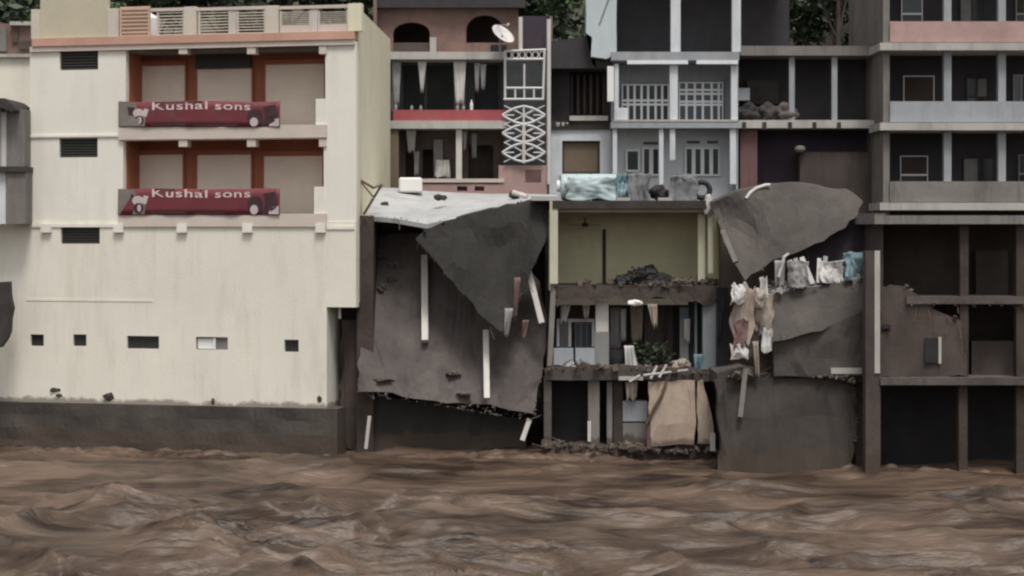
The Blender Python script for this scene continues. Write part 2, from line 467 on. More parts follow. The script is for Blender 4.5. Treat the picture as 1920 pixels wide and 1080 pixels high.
def drape(bm, px0, py0, px1, py1, Y, seed=0, depth=.3, rag=.25, lean=0, soft=False):
    """thin crumpled sheet with an uneven outline and sharp creases"""
    o = Vector((seed * 5.3, seed * 2.1, seed))
    nr, nc = 26, 20
    rows = []
    for i in range(nr):
        t = i / (nr - 1)
        l = noise.noise(Vector((t * 2.4, 0, 0)) + o) * rag; r = noise.noise(Vector((t * 2.4, 9, 0)) + o) * rag
        row = []
        for j in range(nc):
            q = j / (nc - 1)
            x = px0 + (px1 - px0) * (l + (1 + r - l) * q) + lean * t
            y = py0 + (py1 - py0) * (t + rag * .7 * (noise.noise(Vector((q * 3, 4, 0)) + o) * t + noise.noise(Vector((q * 3, 7, 0)) + o) * (1 - t)))
            c = Vector((q * 2.2, t * 1.6, 0)) + o
            d = abs(noise.noise(c)) * 1.0 + abs(noise.noise(c * 2.1 + Vector((q * 2, 0, 0)))) * .6 + abs(noise.noise(c * 4.5)) * .3
            if soft: d = .45 + .5 * noise.noise(c * .8) + .22 * noise.noise(Vector((q * 7, t * 1.2, 3)) + o) + .08 * noise.noise(c * 4)
            row.append(P(x, y, Y - depth * (d - .3)))
        rows.append(row)
    sheet(bm, rows, (0, .012, 0))
def crumple(bm, c, r, seed=0, amp=.35, freq=2.0):
    b = bmesh.ops.create_icosphere(bm, subdivisions=4, radius=1)
    o = Vector((seed * 3.1, seed * 1.7, 0))
    for v in b['verts']:
        d = v.co.normalized()
        k = 1 + amp * (1.3 * noise.noise(d * freq * .8 + o) + .8 * (.4 - abs(noise.noise(d * freq * 1.9 + o))) + .5 * (.3 - abs(noise.noise(d * freq * 4.3 + o))))
        v.co = Vector(c) + Vector((d.x * r[0], d.y * r[1], d.z * r[2])) * k

def lump(bm, c, r, seed=0):
    b = bmesh.ops.create_icosphere(bm, subdivisions=4, radius=1)
    o = Vector((seed * 2.3, seed * 1.1, seed))
    for v in b['verts']:
        d = v.co.normalized()
        k = 1 + .55 * noise.noise(d * 1.3 + o) + .22 * noise.noise(d * 3.1 + o) + .09 * noise.noise(d * 7 + o)
        v.co = Vector(c) + Vector((d.x * r[0], d.y * r[1], d.z * r[2])) * k

# ---------------------------------------------------------------- ground, river, hill
def ground_h(x, y):
    def ss(a, b, t):
        t = min(1, max(0, (t - a) / (b - a))); return t * t * (3 - 2 * t)
    bank = -1.0 - .13 * x                       # the bank comes nearer to the right
    h = -3 + 2.6 * ss(bank - 5, bank + 1, y) + 1.8 * ss(bank + 3, bank + 6, y) + 5.2 * ss(6.5, 9, y)
    h += max(0, y - 22) * .62 * ss(20, 40, y)
    h += .35 * noise.noise(Vector((x * .2, y * .2, 3))) * ss(20, 30, y) * 4
    return h
bm = BM()
xs = [-400, -200, -120, -80] + list(np.arange(-60, 61, 1.5)) + [80, 120, 200, 400]
ys = [-140, -100, -70, -40, -25] + list(np.arange(-16, 24, .75)) + list(np.arange(24, 90, 3)) + [110, 150, 220, 320]
G = [[bm.verts.new((x, y, min(ground_h(x, y), 95))) for x in xs] for y in ys]
for i in range(len(ys) - 1):
    for j in range(len(xs) - 1):
        bm.faces.new((G[i][j], G[i][j + 1], G[i + 1][j + 1], G[i + 1][j]))
mk('ground', bm, 'soil', kind='structure', smooth=True)

def vnoise(x, y, seed):
    xi, yi = np.floor(x).astype(np.int64), np.floor(y).astype(np.int64)
    fx, fy = x - xi, y - yi
    fx, fy = fx ** 3 * (fx * (fx * 6 - 15) + 10), fy ** 3 * (fy * (fy * 6 - 15) + 10)
    def h(a, b):
        n = (a * 374761393 + b * 668265263 + seed * 1442695041) & 0xffffffff
        n = ((n ^ (n >> 13)) * 1274126177) & 0xffffffff
        return ((n ^ (n >> 16)) & 0xffff) / 32767.5 - 1
    return (h(xi, yi) * (1 - fx) + h(xi + 1, yi) * fx) * (1 - fy) + (h(xi, yi + 1) * (1 - fx) + h(xi + 1, yi + 1) * fx) * fy
def river():
    fx = np.arange(-24, 24.01, .075)
    fx = np.concatenate([[-300, -150, -80, -50, -38, -31, -27, -25], fx, [25, 27, 31, 38, 50, 80, 150, 300]])
    fy = np.concatenate([[-140, -100, -80, -65, -55, -48, -42, -37, -33, -30, -28], np.arange(-26.5, -8, .06), np.arange(-8, 4.5, .085), [5.5, 8]])
    X, Y = np.meshgrid(fx, fy)
    wx = X + 1.1 * vnoise(X / 2.2, Y / 1.6, 11); wy = Y + .55 * vnoise(X / 2.5, Y / 1.3, 12)
    near = np.clip((-6 - Y) / 9, 0, 1)
    left = np.clip((4 - X) / 18, 0, 1)
    A = .5 + 1.15 * near * (.65 + .35 * left)
    dx, dy = wx + .5 * wy, wy - .12 * wx                 # crests lie a little across the stream
    r1 = (1 - np.abs(vnoise(dx / 4.6, dy / 1.7, 1)) * 2); r1 = np.sign(r1) * np.abs(r1) ** 1.3
    r2 = (1 - np.abs(vnoise(dx / 2.6, dy / .8, 2)) * 2)
    r3 = 1 - np.abs(vnoise(wx / 1.7 + 7, wy / .4, 7)) * 2
    patch = np.clip(.55 + .9 * vnoise(X / 3.5, Y / 1.6, 55), .12, 1.3)      # rough and slick patches
    H = A * (.30 * r1 + patch * (.20 * r2 + .10 * r3 + .11 * vnoise(wx / 1.5, wy / .5, 3) + .055 * vnoise(wx / .75, wy / .24, 4) + .02 * vnoise(X / .35, Y / .14, 5)))
    H += .10 * (1 - near) * vnoise(X / 3.2, Y / 1.1, 41)
    H += .16 * vnoise(X / 7, Y / 3.5, 6)
    far = (np.abs(X) > 24.5) | (Y < -27)
    H = np.where(far, .05 * vnoise(X / 5, Y / 3, 9), H)
    H -= .12
    foam = .45 * np.clip((H - .16) / .3, 0, 1) * np.clip(.6 + vnoise(wx / .5, wy / .25, 21) + .6 * vnoise(X / .2, Y / .12, 22), 0, 1) * 1.5
    bank = -.6 - np.clip(X, 4, 20) * .32 + 1.28 + np.clip(-4 - X, 0, 20) * .2       # churned strip along the walls
    churn = np.exp(-((Y - bank + .5) / .7) ** 2)
    ch = vnoise(X / .45, Y / .3, 31) + .6 * vnoise(X / .18, Y / .13, 32)
    H = H + np.where(far, 0, churn * .10 * ch)
    foam = np.clip(foam + churn * np.clip(ch, 0, 1) * .5, 0, 1.5)
    ny, nx = X.shape
    co = np.stack([X, Y, H], -1).reshape(-1, 3)
    idx = np.arange(ny * nx).reshape(ny, nx)
    q = np.stack([idx[:-1, :-1], idx[:-1, 1:], idx[1:, 1:], idx[1:, :-1]], -1).reshape(-1, 4)
    me = bpy.data.meshes.new('river')
    me.vertices.add(len(co)); me.vertices.foreach_set('co', co.ravel().astype(np.float32))
    me.loops.add(q.size); me.loops.foreach_set('vertex_index', q.ravel().astype(np.int32))
    me.polygons.add(len(q)); me.polygons.foreach_set('loop_start', np.arange(0, q.size, 4, dtype=np.int32))
    me.polygons.foreach_set('use_smooth', np.ones(len(q), dtype=bool))
    me.update(calc_edges=True)
    at = me.attributes.new('foam', 'FLOAT', 'POINT'); at.data.foreach_set('value', foam.ravel().astype(np.float32))
    me.materials.append(MATS['water'])
    o = bpy.data.objects.new('river', me); COL.objects.link(o)
    prop(o, 'muddy brown flood water rushing past the houses', None, kind='structure')
river()

# ================================================================ A: tall white building on the left
FA = Frame((668 - 960) / 55, 0, 12)
A = thing('white_building', FA.pt(-5, 1, .2), 'tall white riverside building with red balconies and a slatted roof terrace', 'building')
SIDE = Vector((math.sin(R(3)), math.cos(R(3)), 0))
zA = lambda py, px=400, v=0: FA.Z(py, px, v)
uA = FA.U
z_band, z_mid, z_low = zA(84), zA(246), zA(416)
# upper facade
OP1 = (uA(236), uA(610), zA(239, 420), zA(88, 420))
OP2 = (uA(231), uA(607), zA(404, 420), zA(262, 420))
bm = BM()
wallgrid(bm, FA, uA(56), 0, z_low, z_band, 0, .25, [OP1, OP2, phole(FA, 112, 93, 184, 131), phole(FA, 111, 259, 183, 295)])
mk('upper_wall', bm, 'whitewash', A)
# lower walls, narrower at the foot
bm = BM()
zf = zA(760, 300)
V3 = phole(FA, 114, 421, 187, 457, -.03)
SM = [(57, 627, 82, 649), (137, 627, 162, 649), (238, 630, 298, 654), (367, 632, 427, 656), (533, 637, 560, 660)]
wallgrid(bm, FA, uA(-120), .0, zf, z_low - .003, -.03, .28, [V3, (uA(613), 1, zf - 1, zA(576, 640))] + [phole(FA, *r, -.03) for r in SM])
mk('lower_wall', bm, 'whitewash_low', A)
# side and back walls, roof slab
def sidebox(bm, z0, z1, t=.25, v0=.256, L=9.0, zb0=None, zb1=None):
    c = FA.pt(0, v0, 0)
    n = Vector((SIDE.y, -SIDE.x, 0))
    q = [c - n * t, c, c + SIDE * L, c + SIDE * L - n * t]
    zt = [z1, z1, zb1 or z1, zb1 or z1]
    hexa(bm, [Vector((p.x, p.y, z0)) for p in q] + [Vector((p.x, p.y, z)) for p, z in zip(q, zt)])
bm = BM(); sidebox(bm, zA(576, 640), zA(12, 668), zb1=zA(12, 668) - .12)
mk('side_wall', bm, 'cream_side', A)
bm = BM(); fbox(bm, FA, uA(613) - .25, uA(613), .256, 6, zf, zA(576, 640) - .003)
mk('lower_side_wall', bm, 'whitewash_low', A)
bm = BM(); fbox(bm, FA, uA(613) + .004, -.02, .256, 6, zA(576, 640), zA(576, 640) + .15)
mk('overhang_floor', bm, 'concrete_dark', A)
bm = BM(); fbox(bm, FA, uA(56), uA(56) + .25, .256, 8.2, z_low, z_band - .003); mk('far_side_wall', bm, 'whitewash', A)
bm = BM(); fbox(bm, FA, uA(56), -1.6, 8.25, 8.5, .5, z_band - .003); mk('back_wall', bm, 'whitewash', A)
def planslab(bm, z0, z1):
    q = [FA.pt(uA(57) + .26, .258, 0), FA.pt(-.27, .258, 0), FA.pt(-.27, .258, 0) + SIDE * 7.5, FA.pt(uA(57) + .26, 7.5, 0)]
    hexa(bm, [Vector((p.x, p.y, z)) for z in (z0, z1) for p in q])
bm = BM(); planslab(bm, z_band - .2, z_band - .004); mk('roof_slab', bm, 'concrete', A)
for zz in (zA(239, 420), zA(404, 420)):
    bm = BM(); planslab(bm, zz - .22, zz - .002); mk('floor_slab', bm, 'concrete', A)
# balconies: red back wall, shutters, end walls, stubs
for k, (op, ys_, sh) in enumerate(((OP1, (88, 239), [(250, 123, 346, 239), (369, 128, 471, 239), (497, 120, 607, 239)]),
                                  (OP2, (262, 404), [(248, 290, 342, 404), (369, 290, 470, 404), (494, 292, 604, 404)]))):
    bv = 1.3
    bm = BM(); fbox(bm, FA, op[0] - .5, op[1] + .13, bv + .1, bv + .3, op[2] + .002, op[3] + .5)
    back = mk('balcony_back_wall', bm, 'red_wall', A)
    bm = BM(); fbox(bm, FA, op[0] - .12, op[0] + .02, .256, bv + .098, op[2] + .002, op[3] + .3); mk('balcony_end_wall', bm, 'red_wall', A)
    bm = BM(); fbox(bm, FA, op[1] - .02, op[1] + .12, .256, bv + .098, op[2] + .002, op[3] + .3); mk('balcony_end_wall', bm, 'cream_side', A)
    for i, s in enumerate(sh):
        u0, u1, z0, z1 = FA.U(s[0], bv), FA.U(s[2], bv), op[2] + .01, FA.Z(s[1], (s[0] + s[2]) / 2, bv)
        n = 26
        rows = []
        for j in range(n * 2 + 1):
            z = z0 + (z1 - z0) * j / (n * 2)
            vv = bv + .05 - (.011 if j % 2 else 0)
            rows.append([FA.pt(u0, vv, z), FA.pt(u1, vv, z)])
        bm = BM(); sheet(bm, rows, FA.pt(0, .03, 0) - FA.pt(0, 0, 0))
        shut = mk('rolling_shutter', bm, 'shutter', A)
        for a_, b_ in ((u0 - .07, u0 - .005), (u1 + .005, u1 + .07)):
            bm = BM(); fbox(bm, FA, a_, b_, bv, bv + .09, z0, z1); mk('guide_rail', bm, 'red_wall', shut)
        bm = BM()
        if k == 0 and i == 1:
            fbox(bm, FA, u0, u1, bv - .12, bv + .09, z1 + .003, FA.Z(92, 420, bv)); mk('shutter_box', bm, 'dark_frame', shut)
        else:
            fbox(bm, FA, u0 - .05, u1 + .05, bv - .02, bv + .09, z1 + .003, z1 + .16); mk('shutter_box', bm, 'red_wall', shut)
    yt = ys_[0]
    for x0, x1 in ((335, 351), (463, 479), (598, 612)):
        bm = BM(); pbox(bm, FA, x0, yt - 2, x1, yt + 13, -.06, .3); mk('beam_stub', bm, 'trim_pink', A)
    # stepped pier and low kerb
    bm = BM(); pbox(bm, FA, 592 - 3 * k, ys_[1] - 54, 612 - 3 * k, ys_[1], -.02, .23); mk('pier_step', bm, 'whitewash', A)
    piece('floor_band', FA, (222, ys_[1] - 3, 612, ys_[1] + 21), -.10, -.031 if k else -.003, 'trim_pink', A)
# ledges and corbels
piece('ledge', FA, (56, 253, 222, 257), -.05, -.003, 'whitewash', A)
piece('ledge', FA, (50, 420, 222, 426), -.07, -.033, 'whitewash', A)
piece('ledge', FA, (612, 424, 664, 430), -.07, -.033, 'whitewash', A)
for x in (85, 221, 340, 463, 600):
    bm = BM(); pbox(bm, FA, x - 9, 420, x + 9, 436, -.16, -.035); mk('corbel', bm, 'whitewash', A)
piece('seam_ledge', FA, (50, 561, 285, 565), -.045, -.033, 'whitewash_low', A)
# louvred vents
for r, v in (((112, 93, 184, 131), 0), ((111, 259, 183, 295), 0), ((114, 421, 187, 457), -.03)):
    u0, u1, z0, z1 = phole(FA, *r, v)
    bm = BM(); fbox(bm, FA, u0 - .02, u1 + .02, v + .16, v + .2, z0 - .02, z1 + .02); vp = mk('vent', bm, 'dark_frame', A)
    for i in range(7):
        zc = z0 + (z1 - z0) * (i + .5) / 7
        b2 = BM(); hexa(b2, [FA.pt(u, vv, zc + dz) for dz in (-.008, .012) for u, vv in ((u0, v + .07), (u1, v + .07), (u1, v + .15), (u0, v + .15))])
        for q in b2.verts: q.co.z += (FA.pt(0, 0, 0) - q.co).dot(Vector((-FA.s, -FA.c, 0))) * -0  # level blades
        mk('louvre', b2, 'vent_grey', vp)
# small windows
for i, r in enumerate(SM):
    u0, u1, z0, z1 = phole(FA, *r, -.03)
    bm = BM(); fbox(bm, FA, u0 - .02, u1 + .02, .06, .09, z0 - .02, z1 + .02)
    f = mk('small_window', bm, 'glass_dark', A)
    if i == 3:
        bm = BM(); pbox(bm, FA, 400, 634, 404, 655, .0, .05); mk('window_bar', bm, 'frame_white', f)
        bm = BM(); fbox(bm, FA, uA(370), uA(399), .045, .055, z0 + .03, z1 - .06)
        mk('pane_reflection', bm, 'paper_white', f, label='bright white sheet standing in for light reflected in the glass')  # white sheet paints the bright reflection in this pane
        bm = BM(); fbox(bm, FA, uA(405), uA(426), .045, .055, z0, z1); mk('pane_reflection', bm, 'concrete', f)  # greyer half of the same painted reflection
    else:
        bm = BM(); fbox(bm, FA, (u0 + u1) / 2 - .012, (u0 + u1) / 2 + .012, .03, .055, z0, z1); mk('window_bar', bm, 'dark_frame', f)
# knocked holes at the foot of the wall
for x, y, rx, rz in ((107, 731, .22, .07), (112, 741, .12, .05), (208, 744, .2, .13), (600, 748, .07, .1), (400, 752, .05, .1)):
    bm = BM(); crumple(bm, FA.pt(uA(x), -.035, zA(y, x)), (rx, .03, rz), seed=x); mk('knocked_hole', bm, 'mud_wall', A)
# drain pipe under the overhang
bm = BM(); tube(bm, [FA.pt(uA(632), .3, zA(574, 632)), FA.pt(uA(632), .3, zA(598, 632))], .05); mk('drain_pipe', bm, 'post_white', A)
# roof terrace
piece('roof_band', FA, (60, 65, 664, 80), -.14, .3, 'salmon', A)
piece('roof_lip', FA, (58, 81, 666, 89), -.09, .2499, 'trim_pink', A, mid=None) if False else None
bm = BM(); fbox(bm, FA, uA(58), uA(666), -.09, -.003, zA(90), zA(80) - .003); mk('roof_lip', bm, 'trim_pink', A)
zr = zA(65, 400, -.1)
def tpost(x0, x1, yt, mat='trim_pink', d=.26):
    bm = BM(); fbox(bm, FA, uA(x0), uA(x1), -.08, -.08 + d, zr + .002, zA(yt, (x0 + x1) / 2)); return mk('terrace_post', bm, mat, A, bevel=.01)
tpost(60, 76, 18, 'terrace_cream'); tpost(203, 223, 16, 'terrace_cream'); tpost(346, 369, 13, 'terrace_cream'); tpost(498, 523, 11, 'terrace_cream')
tpost(653, 679, 7, 'cream_side')
bm = BM(); fbox(bm, FA, uA(76) + .003, uA(203) - .003, -.02, .15, zr + .002, zA(-45)); mk('terrace_panel', bm, 'cream_panel', A)
bm = BM(); fbox(bm, FA, uA(283), uA(346) - .003, -.03, .09, zA(21, 310), zA(15, 310)); mk('terrace_rail', bm, 'trim_pink', A)
bm = BM(); fbox(bm, FA, uA(369) + .003, uA(498) - .003, -.03, .09, zA(19, 430), zA(13, 430)); mk('terrace_rail', bm, 'trim_pink', A)
bm = BM(); fbox(bm, FA, uA(523) + .003, uA(653) - .003, -.03, .09, zA(16, 590), zA(10, 590)); mk('terrace_rail', bm, 'trim_pink', A)
slatmesh = None
for i, (x0, x1, mat) in enumerate(((225, 281, 'peach'), (294, 346, 'trim_pink'), (372, 432, 'trim_pink'), (444, 498, 'trim_pink'), (525, 583, 'trim_pink'), (596, 653, 'trim_pink'))):
    bm = BM()
    ztop = zA(20, (x0 + x1) / 2) if i else zA(12, 250)
    fbox(bm, FA, uA(x0), uA(x0) + .06, -.01, .08, zr + .002, ztop); fbox(bm, FA, uA(x1) - .066, uA(x1) - .006, -.01, .08, zr + .002, ztop)
    if i == 0: fbox(bm, FA, uA(x0) + .061, uA(x1) - .067, .05, .075, zr + .002, ztop)
    fbox(bm, FA, uA(x0) + .061, uA(x1) - .067, -.005, .075, zr + .003, zr + (.28 if i > 3 else .06))
    pn = mk('balustrade_panel', bm, mat, A)
    n = 7
    for j in range(n):
        z0 = zr + (.3 if i > 3 else .12)
        zc = z0 + (ztop - z0) * (j + .3) / n; hh = (ztop - z0) / n * (.36 if i else .45)
        b2 = BM(); fbox(b2, FA, uA(x0) + .058, uA(x1) - .064, .0, .045, zc - hh / 2, zc + hh / 2)
        mk('slat', b2, mat if i == 0 else 'terrace_cream', pn)
bm = BM(); pbox(bm, FA, 431, 19, 443, 63, -.0, .08); mk('terrace_post', bm, 'post_white', A)
bm = BM(); pbox(bm, FA, 583, 17, 595, 63, -.0, .08); mk('terrace_post', bm, 'post_white', A)
# side parapet steps back along the cream wall; things kept on the terrace
zt = z_band
bm = BM(); c = FA.pt(uA(256), .8, 0)
lathe(bm, (c.x, c.y, zt), [(.5, 0), (.5, 1.05), (.46, 1.12), (.2, 1.25), (.2, 1.3)], 20)
mk('roof_drum', bm, 'paper_white', None, 'white plastic drum on the terrace behind the peach slat panel', 'drum', smooth=False)
def potplant(px, v, h, label, seed):
    c = FA.pt(uA(px, v), v, zt)
    t = thing('potted_plant', c, label, 'plant', 'plants on the white roof terrace')
    bm = BM(); lathe(bm, c, [(.13, 0), (.2, .35), (.21, .38)], 12); mk('pot', bm, 'pot', t)
    bm = BM(); tube(bm, [c + Vector((0, 0, .3)), c + Vector((.05, 0, h - .3))], .03, 6); mk('stem', bm, 'bark', t)
    rnd = random.Random(seed); bm = BM()
    for _ in range(260):
        d = Vector((rnd.gauss(0, .22), rnd.gauss(0, .22), rnd.gauss(0, .17)))
        leaf(bm, c + Vector((0, 0, h)) + d, .1, rnd)
    mk('foliage', bm, 'leaf_green', t)
def leaf(bm, c, s, rnd):
    a = Vector((rnd.uniform(-1, 1), rnd.uniform(-1, 1), rnd.uniform(-.7, .7))).normalized()
    b = a.cross(Vector((rnd.uniform(-1, 1), rnd.uniform(-1, 1), rnd.uniform(-1, 1)))).normalized()
    v = [bm.verts.new(c + a * s), bm.verts.new(c + b * s * .45), bm.verts.new(c - a * s), bm.verts.new(c - b * s * .45)]
    bm.faces.new(v)
potplant(80, 1.0, 1.35, 'bushy potted plant at the terrace corner left of the cream panel', 1)
potplant(212, .9, 1.4, 'bushy potted plant between the cream panel and the white drum', 2)

# footing in the flood
bm = BM()
rows = []
for j in range(8):
    py = 757 + (920 - 757) * j / 7
    rows.append([FA.pt(uA(px), -.22 - .1 * j / 7 + .08 * noise.noise(Vector((px * .02, py * .03, 1))), zA(752 + (px / 640) * 14, px) - (j / 7) * 3.1) for px in range(-132, 645, 12)])
sheet(bm, rows, FA.pt(0, 1.2, 0) - FA.pt(0, 0, 0))
mk('footing', bm, 'footing', A, smooth=False, label='dark muddy stone footing at the waterline')

# banners
def banner(px0, py0, px1, py1, label, seed):
    t = thing('shop_banner', FA.pt(uA((px0 + px1) / 2), -.13, zA(py1, 370)), label, 'banner', 'banners on the white building')
    v = -.13
    def pt(s, q, dv=0):                # s across 0..1, q down 0..1
        px = px0 + (px1 - px0) * s; py = py0 + (py1 - py0) * q
        vv = v + .02 * math.sin(s * 21 + seed + q) + .012 * math.sin(s * 47 + q * 3) + dv; py += 1.1 * math.sin(s * math.pi * 3 + seed) * (1 - q) * (.3 + abs(math.sin(s * 9.4)))
        return FA.pt(uA(px, v), vv, FA.Z(py, px, v))
    bm = BM(); sheet(bm, [[pt(i / 40, q / 4) for i in range(41)] for q in range(5)], FA.pt(0, .012, 0) - FA.pt(0, 0, 0))
    cl = mk('banner_cloth', bm, 'banner_red', t, smooth=True)
    def patch(nm, poly, mat, lv):
        bm = BM(); f = bm.faces.new([bm.verts.new(pt(x, y, -.004 * lv - .004)) for x, y in poly])
        ext = bmesh.ops.extrude_face_region(bm, geom=[f])
        for q in [g for g in ext['geom'] if isinstance(g, bmesh.types.BMVert)]: q.co += (FA.pt(0, .003, 0) - FA.pt(0, 0, 0))
        mk(nm, bm, mat, cl)
    def ell(cx, cy, rx, ry, n=14): return [(cx + rx * math.cos(6.283 * k / n), cy + ry * math.sin(6.283 * k / n)) for k in range(n)]
    patch('printed_picture', [(.005, .02), (.10, .02), (.13, .45), (.17, .6), (.165, .97), (.005, .97)], 'banner_grey', 1)
    patch('printed_picture', [(.01, .2), (.10, .22), (.10, .55), (.01, .55)], 'banner_dark', 2)
    patch('printed_picture', ell(.125, .45, .035, .18), 'banner_pale', 3)
    patch('printed_picture', ell(.13, .74, .03, .2), 'banner_dark', 4)
    patch('printed_picture', ell(.133, .74, .012, .14), 'banner_pale', 5)
    patch('printed_picture', [(.16, .25), (.19, .3), (.175, .6), (.15, .55)], 'banner_pale', 2)
    patch('printed_picture', ell(.845, .62, .05, .34), 'banner_dark', 1)
    patch('printed_picture', ell(.84, .8, .025, .18), 'banner_pale', 2)
    patch('printed_picture', [(.90, .2), (.97, .12), (.99, .5), (.98, .72), (.93, .95), (.885, .95), (.91, .6)], 'banner_dark', 2)
    patch('printed_picture', [(.94, .72), (.995, .66), (.995, .97), (.93, .97)], 'banner_pale', 3)
    patch('printed_strip', [(.2, .88), (.42, .88), (.42, .95), (.2, .95)], 'banner_dark', 1)
    patch('printed_strip', [(.47, .9), (.74, .9), (.74, .96), (.47, .96)], 'banner_dark', 1)
    patch('printed_strip', [(.22, .02), (.52, .02), (.52, .06), (.22, .06)], 'banner_dark', 1)
    patch('printed_strip', [(.76, .08), (.84, .04), (.80, .34), (.77, .5), (.74, .5)], 'banner_pale', 1) if False else None
    for txt, s, q, wpx, hpx in (('Kushal', .212, .33, 103, 15), ('sons', .60, .33, 66, 10)):
        cu = bpy.data.curves.new('lettering', 'FONT')
        cu.body = txt; cu.size = 1; cu.offset = .012; cu.space_character = 1.1
        tmp = bpy.data.objects.new('lettering', cu); COL.objects.link(tmp)
        bpy.context.view_layer.update()
        me = bpy.data.meshes.new_from_object(tmp.evaluated_get(bpy.context.evaluated_depsgraph_get()))
        bpy.data.objects.remove(tmp)
        xs_ = [v.co.x for v in me.vertices]; ys_ = [v.co.y for v in me.vertices]
        x0, x1, y0, y1 = min(xs_), max(xs_), min(ys_), max(ys_)
        for vx in me.vertices:
            ss_ = s + (vx.co.x - x0) / (x1 - x0) * wpx / (px1 - px0)
            qq_ = q - (vx.co.y - y0) / (y1 - y0) * hpx / (py1 - py0)
            vx.co = pt(ss_, qq_, -.012) - t.location
        me.materials.append(MATS['lettering'])
        o = bpy.data.objects.new('lettering', me); COL.objects.link(o); o.parent = cl
banner(222, 190, 525, 238, 'red cloth banner hung on the upper balcony of the white building', 0)
banner(221, 354, 525, 403, 'red cloth banner hung on the lower balcony of the white building', 2)

# ================================================================ neighbours at the left edge
FL = Frame(0, 6.0)
L = thing('pale_house', P(20, 700, 6.5) + Vector((-2, 3, 0)), 'pale pinkish plain house wall at the far left behind the white building', 'house')
bm = BM(); pbox(bm, FL, -260, 106, 70, 800, 0, .3); mk('wall', bm, 'whitewash_low', L)
bm = BM(); pbox(bm, FL, -260, 101, 62, 107, -.15, .5); mk('ledge', bm, 'slab_edge', L)
bm = BM(); pbox(bm, FL, -260, 106, -250, 800, .302, 6); pbox(bm, FL, 62, 106, 72, 800, .302, 6); mk('side_wall', bm, 'whitewash_low', L)
up = piece('upper_storey', FL, (-260, 44, 62, 101), .6, 5, 'brick_plaster', L)
bm = BM(); pbox(bm, FL, 18, 40, 64, 47, .4, .599); mk('lintel', bm, 'slab_edge', up)
bm = BM(); pbox(bm, FL, -4, 52, 12, 96, .5, .598); mk('wall_patch', bm, 'concrete', up)
bm = BM(); pbox(bm, FL, 22, 56, 34, 80, .52, .598); pbox(bm, FL, 36, 76, 56, 92, .5, .598); mk('wall_patch', bm, 'brown_plaster', up)
# broken concrete frame in front of it
FL2 = Frame(0, 1.6)
K = thing('broken_balcony_block', P(0, 440, 2.5), 'weathered grey concrete balcony block jutting in at the left edge', 'building')
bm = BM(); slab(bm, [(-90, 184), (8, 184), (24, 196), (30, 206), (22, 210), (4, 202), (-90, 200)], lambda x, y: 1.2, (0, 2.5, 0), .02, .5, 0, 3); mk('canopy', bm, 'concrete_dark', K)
bm = BM(); pbox(bm, FL2, 12, 205, 46, 318, .1, 2); mk('column', bm, 'concrete', K)
bm = BM(); pbox(bm, FL2, -90, 206, 4, 312, .2, .5); mk('wall_panel', bm, 'house_grey', K)
bm = BM(); pbox(bm, FL2, 3, 210, 13, 318, .15, .6); mk('mullion', bm, 'post_white', K)
bm = BM(); pbox(bm, FL2, -90, 312, 48, 322, -.1, 2); mk('floor_slab', bm, 'concrete_dark', K)
bm = BM(); pbox(bm, FL2, 12, 322, 48, 420, .0, 2); mk('lower_column', bm, 'concrete', K)
bm = BM(); pbox(bm, FL2, -90, 322, 11, 420, .1, .5); mk('wall_panel', bm, 'house_white', K)
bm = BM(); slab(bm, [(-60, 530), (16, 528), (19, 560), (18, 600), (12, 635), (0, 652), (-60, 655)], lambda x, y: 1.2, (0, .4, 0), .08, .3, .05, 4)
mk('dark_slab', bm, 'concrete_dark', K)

# ================================================================ B: brick house with red parapet behind the collapsed one
FB = Frame(0, 10.0)
B = thing('brick_house', P(880, 600, 12), 'three storey brick house with arches, red parapet and lattice stair grille', 'house')
def archinfill(bm, fr, u0, u1, zs, zt, v0, th, n=12):
    r = (u1 - u0) / 2; c = (u0 + u1) / 2
    top = [(c - r * math.cos(math.pi * k / n), zs + (zt - zs) * .94 * math.sin(math.pi * k / n)) for k in range(n + 1)]
    for (a, za), (b, zb) in zip(top, top[1:]):
        hexa(bm, [fr.pt(a, v0, za), fr.pt(b, v0, zb), fr.pt(b, v0 + th, zb), fr.pt(a, v0 + th, za),
                  fr.pt(a, v0, zt), fr.pt(b, v0, zt), fr.pt(b, v0 + th, zt), fr.pt(a, v0 + th, zt)])
h1, h2 = phole(FB, 737, 40, 806, 80, 1), phole(FB, 874, 26, 944, 80, 1)
bm = BM(); wallgrid(bm, FB, FB.U(700, 1), FB.U(972, 1), FB.Z(98, v=1), FB.Z(14, v=1), 1, .3, [h1, h2])
bw = mk('arcade_wall', bm, 'brick_plaster', B)
for h in (h1, h2):
    bm = BM(); archinfill(bm, FB, h[0] + .002, h[1] - .002, h[2] + (h[3] - h[2]) * .45, h[3] - .002, 1.003, .29); mk('arch', bm, 'brick_plaster', bw)
bm = BM(); pbox(bm, FB, 700, 13, 972, 98, 4, 4.2); mk('inner_wall', bm, 'room_brown', B)
bm = BM(); pbox(bm, FB, 700, -2, 985, 14, .6, 7); mk('roof', bm, 'roof_dark', B)
bm = BM(); pbox(bm, FB, 738, 80, 806, 98, .95, .999); mk('arch_parapet', bm, 'brown_plaster', B)
bm = BM(); pbox(bm, FB, 806, 70, 818, 98, .8, .999); mk('pilaster', bm, 'slab_edge', B)
bm = BM(); pbox(bm, FB, 920, 84, 950, 98, .6, .9); mk('roof_box', bm, 'black_void', B)
piece('balcony_slab', FB, (714, 97, 950, 111), 0, 4, 'slab_edge', B)
